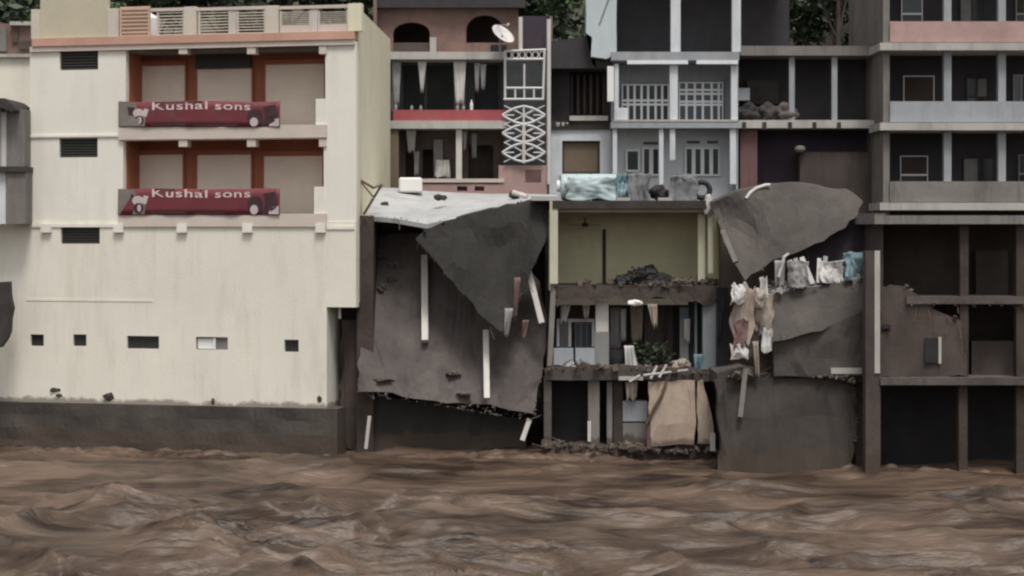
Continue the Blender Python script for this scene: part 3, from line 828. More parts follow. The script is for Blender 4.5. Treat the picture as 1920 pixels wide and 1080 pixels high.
# middle storey
bm = BM(); wallgrid(bm, FB, FB.U(705, 1.4), FB.U(1035, 1.4), FB.Z(232, v=1.4), FB.Z(108, v=1.4), 1.4, .2, [phole(FB, 756, 120, 796, 212, 1.4), phole(FB, 800, 122, 850, 212, 1.4), phole(FB, 890, 120, 935, 212, 1.4)])
mk('middle_wall', bm, 'shop_dark', B)
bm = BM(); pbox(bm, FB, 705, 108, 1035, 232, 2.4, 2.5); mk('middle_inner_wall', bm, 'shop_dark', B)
for x0, x1 in ((734, 742), (852, 872)):
    bm = BM(); pbox(bm, FB, x0, 112, x1, 208, .5, .7); mk('column', bm, 'concrete', B)
piece('parapet', FB, (737, 206, 948, 226), .05, .2, 'parapet_red', B)
piece('balcony_slab', FB, (722, 226, 950, 241), -.1, 4, 'slab_edge', B)
# lower storey
bm = BM(); wallgrid(bm, FB, FB.U(705, 1.3), FB.U(1035, 1.3), FB.Z(380, v=1.3), FB.Z(238, v=1.3), 1.3, .2, [phole(FB, 792, 280, 816, 345, 1.3), phole(FB, 878, 272, 925, 345, 1.3), phole(FB, 760, 262, 780, 345, 1.3)])
mk('lower_wall', bm, 'room_brown', B)
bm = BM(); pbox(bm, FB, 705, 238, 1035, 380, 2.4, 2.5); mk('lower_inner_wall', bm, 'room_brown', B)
bm = BM(); pbox(bm, FB, 722, 241, 747, 380, .0, 1.29); mk('end_pier', bm, 'olive_brown', B)
bm = BM(); pbox(bm, FB, 855, 241, 866, 336, .1, .25); mk('column', bm, 'post_white', B)
bm = BM(); pbox(bm, FB, 813, 262, 830, 332, 1.1, 1.25); mk('door_panel', bm, 'cloth_grey', B)
bm = BM(); pbox(bm, FB, 790, 335, 945, 342, -.05, .1); mk('rail', bm, 'trim_pink', B)
bm = BM(); wallgrid(bm, FB, FB.U(748), FB.U(1026), FB.Z(400), FB.Z(345), 0, .2, [phole(FB, 857, 349, 876, 358), phole(FB, 890, 349, 908, 358)])
mk('base_wall', bm, 'base_pink', B)
bm = BM(); pbox(bm, FB, 850, 344, 915, 362, .25, .3); mk('base_recess', bm, 'maroon_wall', B)
bm = BM(); pbox(bm, FB, 935, 310, 1026, 345, .0, .3); mk('stair_foot', bm, 'base_pink', B)
bm = BM(); pbox(bm, FB, 985, 318, 1015, 340, -.02, -.003); mk('stair_recess', bm, 'maroon_wall', B)
# back and sides so that the house has a body
bm = BM(); pbox(bm, FB, 700, -2, 706, 900, .3, 7); pbox(bm, FB, 1030, 30, 1036, 900, 1.5, 7); mk('side_wall', bm, 'brick_plaster', B)
bm = BM(); pbox(bm, FB, 706, 380, 1030, 900, .3, .6); mk('footing_wall', bm, 'brown_plaster', B)
# lattice stair grille
bm = BM(); pbox(bm, FB, 944, 108, 1030, 312, .6, .8); mk('stair_wall', bm, 'shop_dark', B)
gv = -.15
def gp(x, y, v=gv): return P(x, y, 10 + v)
bm = BM()
def bar(x0, y0, x1, y1, r=.035): tube(bm, [gp(x0, y0), gp(x1, y1)], r, 6)
for a in ((947, 95, 947, 186), (1021, 92, 1018, 186), (944, 186, 1020, 186), (948, 111, 1021, 111), (948, 96, 1024, 93), (947, 165, 1019, 165)): bar(*a, r=.05)
for a in ((983, 120, 983, 186), (966, 166, 966, 186), (1001, 166, 1001, 186)): bar(*a, r=.04)
grille = mk('stair_grille', bm, 'grille_grey', B)
bm = BM()
for i in range(6): 
    xc = 954 + i * 12.5
    tube(bm, [gp(xc + 5.5 * math.cos(t), 103 + 6.5 * math.sin(t)) for t in (k * .785 for k in range(9))], .025, 5)
mk('scroll_band', bm, 'grille_grey', grille)
for yc, hh in ((216, 17), (250, 17), (286, 18)):
    bm = BM()
    for sx in (-1, 1):
        for sy in (-1, 1):
            tube(bm, [gp(982, yc + sy * hh), gp(982 + sx * 16, yc + sy * hh * .78), gp(982 + sx * 30, yc + sy * hh * .38), gp(982 + sx * 40, yc)], .055, 6)
            bar(982, yc, 982 + sx * 20, yc + sy * hh * .68, .03)
        bar(982 + sx * 40, yc, 982 + sx * 18, yc, .03)
    bar(982, yc - hh, 982, yc + hh, .045)
    mk('lattice_diamond', bm, 'grille_grey', grille)
bm = BM()
for a in ((945, 198, 1021, 234), (1021, 198, 945, 234), (945, 232, 1021, 268), (1021, 232, 945, 268), (945, 267, 1021, 304), (1021, 267, 945, 304)): bar(*a, r=.025)
mk('diagonal_bars', bm, 'grille_grey', grille)
bm = BM(); bar(982, 233, 982, 306, .065); mk('spine', bm, 'post_white', grille)
for x, y0, y1 in ((976, 32, 96), (1029, 36, 345)):
    bm = BM(); tube(bm, [gp(x, y0, -.05), gp(x, y1, -.05)], .085, 8); mk('stand_pipe', bm, 'post_white', B)
bm = BM(); pbox(bm, FB, 978, 30, 1027, 94, .4, .6); mk('door_panel', bm, 'purple_dark', B)
# dish
def dish(c, n, r, label):
    n = Vector(n).normalized(); a = n.cross(Vector((0, 0, 1))).normalized(); b = n.cross(a)
    base = c - n * .25 - Vector((0, 0, .75))
    t = thing('satellite_dish', base, label, 'dish')
    bm = BM(); rings = []
    for i in range(7):
        rr = r * i / 6; dep = -.22 * r * (1 - (i / 6) ** 2) * 1.3
        rings.append([c + n * dep + (a * math.cos(q) + b * math.sin(q)) * rr for q in (6.2832 * k / 28 for k in range(29))])
    sheet(bm, rings, -n * .02); bmesh.ops.remove_doubles(bm, verts=bm.verts, dist=.0005)
    d = mk('reflector', bm, 'dish', t, smooth=True)
    bm = BM(); tube(bm, [base, c - n * .25], .035); mk('mast', bm, 'steel', t)
    bm = BM(); tube(bm, [c - n * .25, c - n * .1], .06); mk('bracket', bm, 'steel', t)
    bm = BM(); tube(bm, [c - b * r * .98, c + n * r * .75 - b * r * .2], .02); mk('feed_arm', bm, 'steel', t)
    bm = BM(); tube(bm, [c + n * r * .7 - b * r * .2, c + n * r * .9 - b * r * .15], .045); mk('feed_horn', bm, 'dish', t)
dish(P(944, 63, 9.4), (.52, -.52, .66), .5, 'pale satellite dish on the balcony slab of the brick house')
# washing hung on the brick house
for i, (x0, y0, x1, y1, m, tp, lb) in enumerate(((735, 113, 752, 200, 'cloth_grey', .5, 'leftmost long grey cloth hanging on the middle balcony'),
        (783, 113, 800, 172, 'cloth_white', .3, 'short pointed white cloth hanging second from left on the middle balcony'),
        (850, 113, 874, 195, 'cloth_white', .6, 'longest white cloth hanging at the centre of the middle balcony'),
        (889, 118, 900, 172, 'cloth_grey', .5, 'left of two thin cloths beside the lattice grille, middle balcony'),
        (900, 120, 912, 168, 'cloth_grey', .5, 'right of two thin cloths beside the lattice grille, middle balcony'))):
    cloth('hanging_cloth', x0, y0, x1, y1, 10.25, m, lb, 'washing on the brick house', taper=tp, ragged=3, seed=i)
for i, (x0, y0, x1, y1, m, tp, lb) in enumerate(((762, 243, 780, 284, 'cloth_white', .7, 'white shirt hanging leftmost under the lower balcony slab'),
        (776, 284, 786, 330, 'cloth_grey', .8, 'narrow grey trouser cloth hanging below the white shirt'),
        (818, 300, 842, 333, 'cloth_white', 1.25, 'white cloth bunched on the rail left of the white column'),
        (866, 246, 876, 282, 'cloth_white', .4, 'thin white cloth hanging right of the white column'),
        (884, 250, 894, 296, 'cloth_grey', .8, 'thin grey cloth hanging nearest the lattice lenses, lower balcony'))):
    cloth('hanging_cloth', x0, y0, x1, y1, 10.6, m, lb, 'washing on the brick house', taper=tp, ragged=3, seed=i + 20)
for i, (x, y0, y1, lb) in enumerate(((742, 194, 206, 'leftmost little bottle standing on the red parapet'), (772, 197, 206, 'second little bottle from the left on the red parapet'), (789, 197, 206, 'third little bottle from the left on the red parapet'),
                     (858, 196, 206, 'little bottle on the red parapet below the longest cloth'), (869, 197, 206, 'little bottle left of the tall one on the red parapet'), (884, 187, 206, 'tallest white bottle standing on the red parapet'))):
    a = P(x, y1, 10.12); h = (y1 - y0) / FPX * 70
    bm = BM(); lathe(bm, a, [(.06, 0), (.065, h * .55), (.03, h * .75), (.03, h)], 10); mk('bottle', bm, 'paper_white' if i == 5 else 'cloth_grey', None, lb, 'bottle', 'bottles on the red parapet')

# ================================================================ C: dark timber house
FC = Frame(0, 11.0)
C = thing('timber_house', P(1090, 600, 13), 'narrow dark timber house with grey ground wall beside the lattice grille', 'house')
bm = BM(); slab(bm, [(1033, 78), (1108, 66), (1110, 118), (1146, 112), (1146, 128), (1033, 128)], lambda x, y: 10.4, (0, 4, 0), .02, .5, 0, 9); mk('roof', bm, 'roof_dark', C)
bm = BM(); wallgrid(bm, FC, FC.U(1032), FC.U(1146), FC.Z(236), FC.Z(122), .4, .2, [phole(FC, 1068, 134, 1136, 216, .4)]); mk('upper_wall', bm, 'roof_dark', C)
bm = BM(); pbox(bm, FC, 1060, 128, 1142, 222, 1.4, 1.5); mk('inner_wall', bm, 'timber_dark', C)
for i in range(6):
    bm = BM(); pbox(bm, FC, 1070 + i * 12, 140, 1074 + i * 12, 214, .5, .56); mk('slat', bm, 'brown_plaster' if i % 2 else 'timber_dark', C)
piece('sill', FC, (1068, 217, 1140, 226), .0, .399, 'slab_edge', C)
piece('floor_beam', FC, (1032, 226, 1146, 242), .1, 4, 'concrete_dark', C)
bm = BM(); wallgrid(bm, FC, FC.U(1030), FC.U(1146), FC.Z(420), FC.Z(242), .2, .25, [phole(FC, 1054, 264, 1125, 326, .2)]); mk('lower_wall', bm, 'house_white', C)
wf = BM(); wallgrid(wf, FC, *phole(FC, 1054, 264, 1125, 326, .2), .28, .08, [phole(FC, 1058, 267, 1121, 322, .2)]); fw = mk('window', wf, 'timber_dark', C)
bm = BM(); pbox(bm, FC, 1056, 266, 1123, 324, .36, .4); mk('pane', bm, 'olive_brown', fw)
bm = BM(); pbox(bm, FC, 1050, 327, 1130, 332, .1, .199); mk('window_sill', bm, 'slab_edge', C)
bm = BM(); pbox(bm, FC, 1030, 420, 1146, 900, .2, .5); mk('footing_wall', bm, 'concrete_dark', C)
bm = BM(); pbox(bm, FC, 1030, 122, 1034, 236, .61, 5); pbox(bm, FC, 1142, 122, 1146, 236, .61, 5); mk('side_wall', bm, 'roof_dark', C)
for i, x in enumerate((1046, 1056, 1064)):
    bm = BM(); a = P(x, 231, 10.9 + .02 * i); lathe(bm, a + Vector((0, .25, -.12)), [(.07, 0), (.1, .12), (.1, .16)], 10)
    mk('pot', bm, 'post_white', None, ('left', 'middle', 'right')[i] + ' of three small white pots on the timber house ledge', 'pot', 'pots on the timber house ledge')

# ================================================================ D: white house with column porches
FD = Frame(0, 10.0)
D = thing('white_house', P(1260, 600, 12), 'two storey white house with column porches and many paned doors', 'house')
bm = BM(); slab(bm, [(1099, -60), (1156, -60), (1156, 100), (1138, 110), (1108, 106), (1110, 70), (1099, 62)], lambda x, y: 10.0, (0, 1.2, 0), .01, .6, 0, 5)
tw = mk('stair_tower', bm, 'house_blue', D)
bm = BM(); tube(bm, [P(1142, -5, 9.97), P(1124, 44, 9.97)], .03, 6); mk('cable', bm, 'steel', tw)
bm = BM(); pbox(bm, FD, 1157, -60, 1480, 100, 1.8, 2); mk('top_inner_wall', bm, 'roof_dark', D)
bm = BM(); pbox(bm, FD, 1157, -80, 1480, -60, -.1, 4); mk('top_roof', bm, 'concrete', D)
for x0, x1 in ((1258, 1276), (1373, 1389)):
    bm = BM(); pbox(bm, FD, x0, -60, x1, 97, .1, .4); mk('column', bm, 'house_white', D)
piece('floor_slab', FD, (1146, 97, 1386, 113), -.15, 4, 'house_grey', D)
for a in ((1176, 113, 1290, 120), (1306, 113, 1384, 120)): piece('fascia_strip', FD, a, -.18, 0, 'frame_white', D)
bm = BM(); pbox(bm, FD, 1146, 121, 1384, 229, 1.3, 1.5); mk('upper_wall', bm, 'house_grey', D)
piece('column', FD, (1139, 124, 1151, 190), -.05, .2, 'paper_white', D)
for r in ((1152, 120, 1160, 228), (1256, 121, 1271, 228), (1371, 121, 1383, 228)): piece('column', FD, r, 0, .25, 'house_white', D)
piece('plinth', FD, (1152, 202, 1177, 228), -.02, .24, 'house_white', D)
window(D, FD, (1166, 158, 1254, 227), 1.1, [0, .13, .27, .42, .56, .72, .86, 1], [0, .45, .56, 1], pm='pane_black', fw=.09)
window(D, FD, (1273, 154, 1356, 227), 1.1, [0, .17, .36, .54, .74, .9, 1], [0, .42, .5, .7, .8, 1], pm='pane_blue', fw=.09)
piece('floor_slab', FD, (1146, 228, 1386, 240), -.1, 4, 'house_grey', D)
piece('slab_lip', FD, (1150, 224, 1384, 228), -.12, .0, 'slab_edge', D)
bm = BM(); pbox(bm, FD, 1146, 240, 1384, 420, 1.2, 1.4); mk('lower_wall', bm, 'house_white', D)
for r in ((1149, 240, 1157, 400), (1236, 240, 1244, 400), (1256, 240, 1266, 300), (1369, 240, 1380, 345)): piece('column', FD, r, 0, .25, 'house_white', D)
window(D, FD, (1173, 280, 1200, 322), 1.1, 1, 1, pm='pane_black', fw=.16)
window(D, FD, (1204, 276, 1238, 330), 1.1, 2, 1, pm='pane_black', fw=.16)
window(D, FD, (1284, 276, 1350, 330), 1.1, 4, 1, pm='pane_black', fw=.15)
for a in ((1206, 266, 1234, 271), (1288, 264, 1312, 269), (1326, 264, 1346, 269)): piece('vent_slot', FD, a, 1.17, 1.21, 'vent_grey', D)
bm = BM(); pbox(bm, FD, 1146, 420, 1384, 900, 0, .4); mk('footing_wall', bm, 'concrete_dark', D)
bm = BM(); pbox(bm, FD, 1146, 121, 1150, 420, 1.0, 5); pbox(bm, FD, 1380, 121, 1384, 420, .3, 5); mk('side_wall', bm, 'house_grey', D)

# ================================================================ E: dark house, and the concrete block beyond it
FE = Frame(0, 10.3)
E = thing('dark_house', P(1500, 600, 12), 'dark house with white floor slab and maroon pier right of the white house', 'house')
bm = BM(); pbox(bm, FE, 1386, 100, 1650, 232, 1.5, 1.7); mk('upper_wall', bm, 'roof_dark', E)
bm = BM(); pbox(bm, FE, 1386, 86, 1655, 104, -.1, 4); mk('roof_slab', bm, 'concrete', E)
piece('floor_slab', FE, (1386, 225, 1655, 240), -.1, 4, 'slab_edge', E)
for x in (1392, 1430, 1478, 1524, 1570): piece('slab_bracket', FE, (x, 229, x + 7, 242), -.16, -.103, 'concrete_dark', E)
bm = BM(); pbox(bm, FE, 1386, 240, 1650, 420, 1.4, 1.6); mk('lower_wall', bm, 'purple_dark', E)
piece('pier', FE, (1388, 241, 1420, 420), .2, 1.39, 'maroon_wall', E)
piece('pier', FE, (1500, 285, 1650, 420), .4, 1.39, 'brown_plaster', E)
bm = BM(); pbox(bm, FE, 1386, 420, 1650, 960, 0, .4); mk('footing_wall', bm, 'concrete_dark', E)
for x in (1480, 1560, 1640): piece('column', FE, (x, 104, x + 10, 225), .1, .3, 'house_grey', E)
bm = BM(); pbox(bm, FE, 1400, 150, 1460, 195, 1.2, 1.49); mk('wall_panel', bm, 'concrete_dark', E)
bm = BM(); pbox(bm, FE, 1383, 165, 1406, 188, .6, 1); mk('junction_box', bm, 'house_grey', E)
rail_y = 196
for i, x in enumerate((1404, 1440, 1475)):
    bm = BM(); a = P(x, 225, 10.7); crumple(bm, a + Vector((0, 0, .28)), (.42, .3, .36), seed=x, amp=.4)
    mk('sack', bm, ('cloth_dark', 'concrete_dark', 'mud_slab')[i], None, ('leftmost dark bundle', 'middle dark bundle', 'rightmost dark bundle')[i] + ' on the white slab of the dark house', 'bundle', 'bundles on the dark house slab', smooth=True)
c = P(1497, 290, 10.4); bm = BM(); lathe(bm, P(1500, 285, 10.55), [(.16, 0), (.22, .1), (.2, .22), (.05, .26)], 14)
mk('pot', bm, 'concrete', None, 'round grey pot standing on the brown pier of the dark house', 'pot')

FJ = Frame(0, 8.5)
J = thing('balcony_house', P(1800, 700, 11), 'grey concrete house with open balconies behind the dark riverside house, far right', 'building')
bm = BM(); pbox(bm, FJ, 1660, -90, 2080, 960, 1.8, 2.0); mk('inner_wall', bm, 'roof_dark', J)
bm = BM(); pbox(bm, FJ, 1656, -90, 1668, 960, .0, 7); mk('side_wall', bm, 'concrete', J)
bm = BM(); pbox(bm, FJ, 1650, -104, 2086, -90, -.3, 7); mk('roof_slab', bm, 'slab_edge', J)
for y in (80, 230, 380):
    piece('floor_slab', FJ, (1650, y, 2086, y + 14), -.35, 1.79, 'slab_edge', J)
    piece('parapet', FJ, (1669, y - 40, 2080, y - 1), -.1, .05, ('base_pink', 'house_grey', 'concrete')[(y // 150) % 3], J)
for x in (1770, 1872, 1974): 
    for y0, y1 in ((-90, 80), (94, 230), (244, 380)): piece('column', FJ, (x, y0, x + 14, y1), .06, .34, 'house_grey', J)
for k, (x, y) in enumerate(((1690, -10), (1800, -6), (1905, -10), (1694, 142), (1812, 146), (1900, 140), (1688, 292), (1806, 296), (1910, 290))):
    window(J, FJ, (x, y, x + 40 + 6 * (k % 4), y + 72), 1.7, 1 + k % 3, 1 + (k + 1) % 2, fm=('frame_white', 'timber_dark', 'house_grey')[k % 3], pm='mix', fw=.07)

# ================================================================ F: collapsed house in the middle
F_ = thing('collapsed_house', P(850, 880, 2), 'collapsed concrete house with sagging grey roof and hanging slabs beside the white building', 'house')
rows = []
back = [(672, 372, 4), (700, 352, 5), (740, 352, 6), (800, 358, 6.5), (860, 361, 6.5), (920, 363, 6.5), (980, 364, 6.5), (1044, 366, 6)]
front = [(676, 404, 1.2), (700, 406, .9), (740, 409, .6), (800, 420, .3), (860, 409, .2), (920, 392, .4), (980, 377, .8), (1044, 373, 1.6)]
for i in range(9):
    t = i / 8
    rows.append([P(b[0] + (f[0] - b[0]) * t, b[1] + (f[1] - b[1]) * (t ** 1.15), b[2] + (f[2] - b[2]) * t) + Vector((0, 0, .05 * noise.noise(Vector((b[0] * .03, t * 4, 0))))) for b, f in zip(back, front)])
bm = BM(); sheet(bm, rows, (0, .02, -.16)); rf = mk('roof_slab', bm, 'grey_roof', F_)
bm = BM(); slab(bm, [(779, 450), (795, 436), (832, 416), (900, 396), (988, 377), (1043, 374), (1036, 400), (1022, 452), (1004, 490), (986, 540), (964, 592), (940, 622), (918, 604), (896, 586), (850, 528), (812, 486)],
                lambda x, y: .25 - (y - 375) / 245 * .75, (0, .3, .05), .05, .3, .04, 11, warp=.5)
mk('hanging_slab', bm, 'dark_slab', F_)
bm = BM(); slab(bm, [(682, 590), (694, 520), (704, 446), (760, 436), (850, 440), (960, 470), (1012, 530), (1026, 600), (1018, 690), (1000, 778), (900, 764), (800, 747), (672, 733), (676, 640)],
                lambda x, y: 3.0 - (y - 436) / 334 * 3.45, (0, .28, .06), .06, .35, .06, 12, warp=.6)
mk('fallen_floor_slab', bm, 'mud_slab', F_)
bm = BM(); slab(bm, [(690, 742), (800, 752), (905, 770), (990, 790), (976, 920), (690, 920)], lambda x, y: .75, (0, .3, 0), .04, .4, .06, 13)
mk('lower_wall', bm, 'dark_slab', F_)
HS = [(1022, 452), (1004, 490), (986, 540), (964, 592), (940, 622), (918, 604), (896, 586), (850, 528), (812, 486), (779, 450), (795, 436), (832, 416), (900, 396), (988, 377)]
broken_edge(F_, HS, lambda x, y: .25 - (y - 375) / 245 * .75, .3, 'dark_slab', 1, rods=4, dens=5, s1=.08)
broken_edge(F_, [(1018, 690), (1000, 778), (900, 764), (800, 747), (672, 733), (676, 640), (682, 590)], lambda x, y: 3.0 - (y - 436) / 334 * 3.45, .28, 'mud_slab', 2, rods=3, dens=4, s1=.08)
broken_edge(F_, [(676, 404), (740, 409), (800, 420), (860, 409), (920, 392)], lambda x, y: .5, .16, 'grey_roof', 3, rods=3, s1=.06)
# gutted storeys behind
FF = Frame(0, 0)
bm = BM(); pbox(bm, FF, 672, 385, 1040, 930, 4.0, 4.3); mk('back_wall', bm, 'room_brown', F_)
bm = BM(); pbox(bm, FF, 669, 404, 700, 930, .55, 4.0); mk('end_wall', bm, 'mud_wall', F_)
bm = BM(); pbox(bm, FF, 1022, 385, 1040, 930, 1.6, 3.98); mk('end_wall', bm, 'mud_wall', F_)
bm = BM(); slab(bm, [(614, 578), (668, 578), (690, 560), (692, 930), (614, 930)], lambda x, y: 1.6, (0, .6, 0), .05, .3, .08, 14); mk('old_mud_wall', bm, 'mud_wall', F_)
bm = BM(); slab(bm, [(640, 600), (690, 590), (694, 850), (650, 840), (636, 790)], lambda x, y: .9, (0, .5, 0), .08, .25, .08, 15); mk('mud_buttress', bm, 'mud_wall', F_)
for k, (x, y, rx, rz) in enumerate(((742, 500, .26, .14), (718, 478, .2, .16), (760, 470, .3, .12), (735, 525, .18, .1), (716, 540, .16, .14), (850, 700, .2, .06), (870, 738, .22, .06), (720, 712, .3, .05))):
    bm = BM(); crumple(bm, P(x, y, 3.0 - (y - 436) / 334 * 3.45 - .05), (rx, .16, rz), 50 + k, .5); mk('slab_debris', bm, 'rubble' if k % 2 else 'mud_slab', F_)
for i, (x0, y0, x1, y1, Y0, Y1, wd, m) in enumerate(((796, 480, 797, 640, 2.2, .6, .115, 'post_white'), (911, 620, 913, 748, .6, -.5, .1, 'post_white'),
                                  (991, 508, 1016, 606, .2, -.1, .1, 'post_white'), (993, 786, 979, 826, -.45, -.5, .08, 'post_white'), (693, 780, 686, 842, -.3, -.4, .06, 'slab_edge'),
                                  (1038, 530, 1030, 700, -.2, -.35, .09, 'concrete'))):
    a, b = P(x0, y0, Y0), P(x1, y1, Y1)
    d = (b - a).normalized(); s = d.cross(Vector((0, 1, 0))).normalized() * wd; n = s.cross(d).normalized() * wd
    bm = BM(); hexa(bm, [a - s - n, a + s - n, a + s + n, a - s + n, b - s - n, b + s - n, b + s + n, b - s + n])
    mk('fallen_post', bm, m, F_, bevel=.012)
# torn rods
bm = BM()
for k in range(14):
    x = 790 + k * 14; y = 452 + k * 9.5 if k < 12 else 590
    a = P(x, y, -.05); tube(bm, [a, a + Vector((-.12, -.05, -.12)), a + Vector((-.16 + .1 * (k % 3), -.1, -.3))], .008, 4)
mk('rebar', bm, 'timber_dark', F_)
a = P(770, 361, 5.3)
bm = BM(); hexa(bm, [a + Vector((x, y, z)) for z in (0, .55) for x, y in ((-.42, -.35), (.44, -.35), (.42, .35), (-.42, .35))])
lb = mk('water_box', bm, 'paper_white', None, 'small white box standing on the sagging grey roof', 'box', bevel=.06)
bm = BM()
fr_ = [(676, 400), (674, 337), (700, 352), (716, 346), (700, 372), (682, 402)]
for a, b in zip(fr_, fr_[1:]): tube(bm, [P(*a, .8), P(*b, 1.1)], .045, 6)
tube(bm, [P(676, 340, .8), P(702, 372, 1.0)], .03, 6)
mk('bent_frame', bm, 'olive_brown', None, 'bent rusty metal frame leaning at the white building corner', 'frame')
for i, (x0, y0, x1, y1, Y, m, lb) in enumerate(((964, 520, 976, 606, -.35, 'cloth_pink', 'torn reddish cloth caught beside the slanted white post'), (946, 578, 962, 632, -.52, 'cloth_grey', 'torn grey cloth caught under the tip of the dark hanging slab'),
                                 (980, 600, 992, 636, -.42, 'cloth_pink', 'small pinkish rag under the slanted white post'))):
    cloth('torn_cloth', x0, y0, x1, y1, Y, m, lb, fold=.06, nfold=2.2, ragged=3, taper=.45, seed=40 + i, lean=-5)
for i, (x, y, s) in enumerate(((722, 384, .1), (822, 370, .1), (832, 371, .08), (965, 366, .14), (690, 378, .12))):
    bm = BM(); crumple(bm, P(x, y, 2.5 + i * .2), (s * 1.4, s, s), seed=i)
    mk('roof_rubble', bm, 'concrete_dark', F_)
a, b = P(962, 366, 2.8), P(988, 374, 2.4)
bm = BM(); tube(bm, [a + Vector((0, 0, .1)), b + Vector((0, 0, .1))], .09, 8); mk('roof_pipe', bm, 'post_white', F_)

# ================================================================ G: house with the open yellow room
FG = Frame(0, -.3)
G_ = thing('yellow_room_house', P(1190, 880, 2), 'gutted house with an open yellow room above a wrecked lower floor', 'house')
piece('roof_slab', FG, (1036, 376, 1334, 391), -.15, 5.2, 'concrete_dark', G_)
piece('roof_edge', FG, (996, 368, 1052, 376), -.05, .8, 'slab_edge', G_)
# yellow room
bm = BM(); pbox(bm, FG, 1030, 384, 1356, 560, 3.0, 3.2); yb = mk('room_back_wall', bm, 'olive_yellow', G_)
bm = BM(); pbox(bm, FG, 1130, 430, 1136, 540, 2.93, 2.999); mk('door_crack', bm, 'timber_dark', yb)
bm = BM(); fbox(bm, FG, FG.U(1030), FG.U(1034), .3, 2.999, FG.Z(545), FG.Z(392)); mk('room_side_wall', bm, 'olive_yellow', G_)
bm = BM(); fbox(bm, FG, FG.U(1362), FG.U(1366), .6, 2.999, FG.Z(545), FG.Z(392)); mk('room_side_wall', bm, 'olive_yellow', G_)
bm = BM(); fbox(bm, FG, FG.U(1037), FG.U(1360), .05, 2.99, FG.Z(398), FG.Z(391) - .003); mk('room_ceiling', bm, 'ceiling_brown', G_)
piece('ceiling_beam', FG, (1046, 398, 1316, 408), 1.2, 1.6, 'ceiling_brown', G_)
piece('column', FG, (1031, 377, 1046, 532), -.12, .2, 'cream_post', G_)
piece('column', FG, (1309, 400, 1322, 528), .35, .6, 'cream_post', G_)
piece('column', FG, (1328, 396, 1337, 512), .0, .25, 'cream_post', G_)
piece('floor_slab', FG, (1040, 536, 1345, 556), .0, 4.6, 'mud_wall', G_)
bm = BM(); slab(bm, [(1046, 550), (1075, 538), (1110, 533), (1165, 535), (1200, 540), (1260, 535), (1300, 540), (1344, 535), (1344, 560), (1326, 574), (1300, 562), (1270, 570), (1230, 556), (1200, 572), (1170, 566), (1130, 558), (1100, 574), (1070, 560), (1044, 576)], lambda x, y: -.45 + (572 - y) * .003, (0, .3, 0), .07, .2, .06, 21)
mk('mud_spill', bm, 'mud_wall', G_)
# ceiling fan
c = P(1097, 420, 1.6)
t = thing('ceiling_fan', c, 'dark ceiling fan hanging in the open yellow room', 'fan')
bm = BM(); tube(bm, [c + Vector((0, 0, .62)), c], .025); mk('rod', bm, 'dark_frame', t)
bm = BM(); lathe(bm, c + Vector((0, 0, -.1)), [(.05, 0), (.13, .03), (.13, .1), (.05, .14)], 14); mk('motor', bm, 'dark_frame', t)
for k in range(3):
    an = k * 2.094 + .5; d = Vector((math.cos(an), math.sin(an), 0)); s = Vector((-d.y, d.x, 0))
    bm = BM(); q = c + Vector((0, 0, -.04)); hexa(bm, [q + d * r_ + s * w_ + Vector((0, 0, z)) for z in (-.008, .008) for r_, w_ in ((.13, -.05), (.6, -.07), (.6, .07), (.13, .05))]); mk('blade', bm, 'dark_frame', t)
# debris heap in the room
zfl = FG.Z(534, v=.0)
def heap(x0, x1, Y, pk, seed, n=140, s1=.22):
    def zf(x, y):
        t = (x - x0) / (x1 - x0); return zfl + pk * math.sin(math.pi * t) ** .7 * random.Random(int(x * 50)).uniform(.1, 1)
    bm = BM(); rubble(bm, x0, x1, Y, Y + 1.0, zf, n, .06, s1, seed); return bm
bm = heap(P(1160, 0, .3).x, P(1262, 0, .3).x, .2, .42, 5)
crumple(bm, P(1228, 527, .6), (.55, .4, .26), 3, .4); crumple(bm, P(1192, 524, .6), (.32, .3, .36), 4, .5)
tube(bm, [P(1180, 530, .5), P(1190, 505, .5), P(1184, 500, .5)], .05, 6)
mk('debris_heap', bm, 'cloth_dark', None, 'dark heap of debris on the floor of the open yellow room', 'debris', kind='stuff')
bm = heap(P(1275, 0, .3).x, P(1345, 0, .3).x, -.1, .16, 8, 60, .14)
mk('rubble', bm, 'rubble', None, 'small brown rubble at the foot of the cream columns', 'rubble', kind='stuff')
# lower floor
piece('lower_back_wall', FG, (1036, 572, 1350, 720), 3.0, 3.2, 'room_brown', G_)
bm = BM(); slab(bm, [(1036, 690), (1166, 684), (1345, 694), (1345, 716), (1166, 712), (1024, 712), (1022, 698)], lambda x, y: -.45, (0, 3.6, 0), .03, .4, .03, 23); mk('lower_floor_slab', bm, 'mud_slab', G_)
for r, v, m in (((1117, 566, 1141, 622), .25, 'post_white'), ((1115, 622, 1142, 690), .24, 'pillar_grey'), ((1275, 576, 1291, 690), .8, 'pillar_grey'), ((1318, 540, 1344, 694), .05, 'pillar_blue'), ((1292, 566, 1318, 690), 1.0, 'green_dark'), ((1303, 564, 1307, 670), .6, 'pillar_blue')):
    piece('column', FG, r, v, v + .35, m, G_)
piece('brown_partition', FG, (1208, 574, 1262, 694), 1.4, 1.55, 'brown_plaster', G_)
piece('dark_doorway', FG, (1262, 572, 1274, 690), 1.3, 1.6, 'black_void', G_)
piece('blue_panel', FG, (1275, 586, 1291, 598), .7, .79, 'blue_panel', G_)
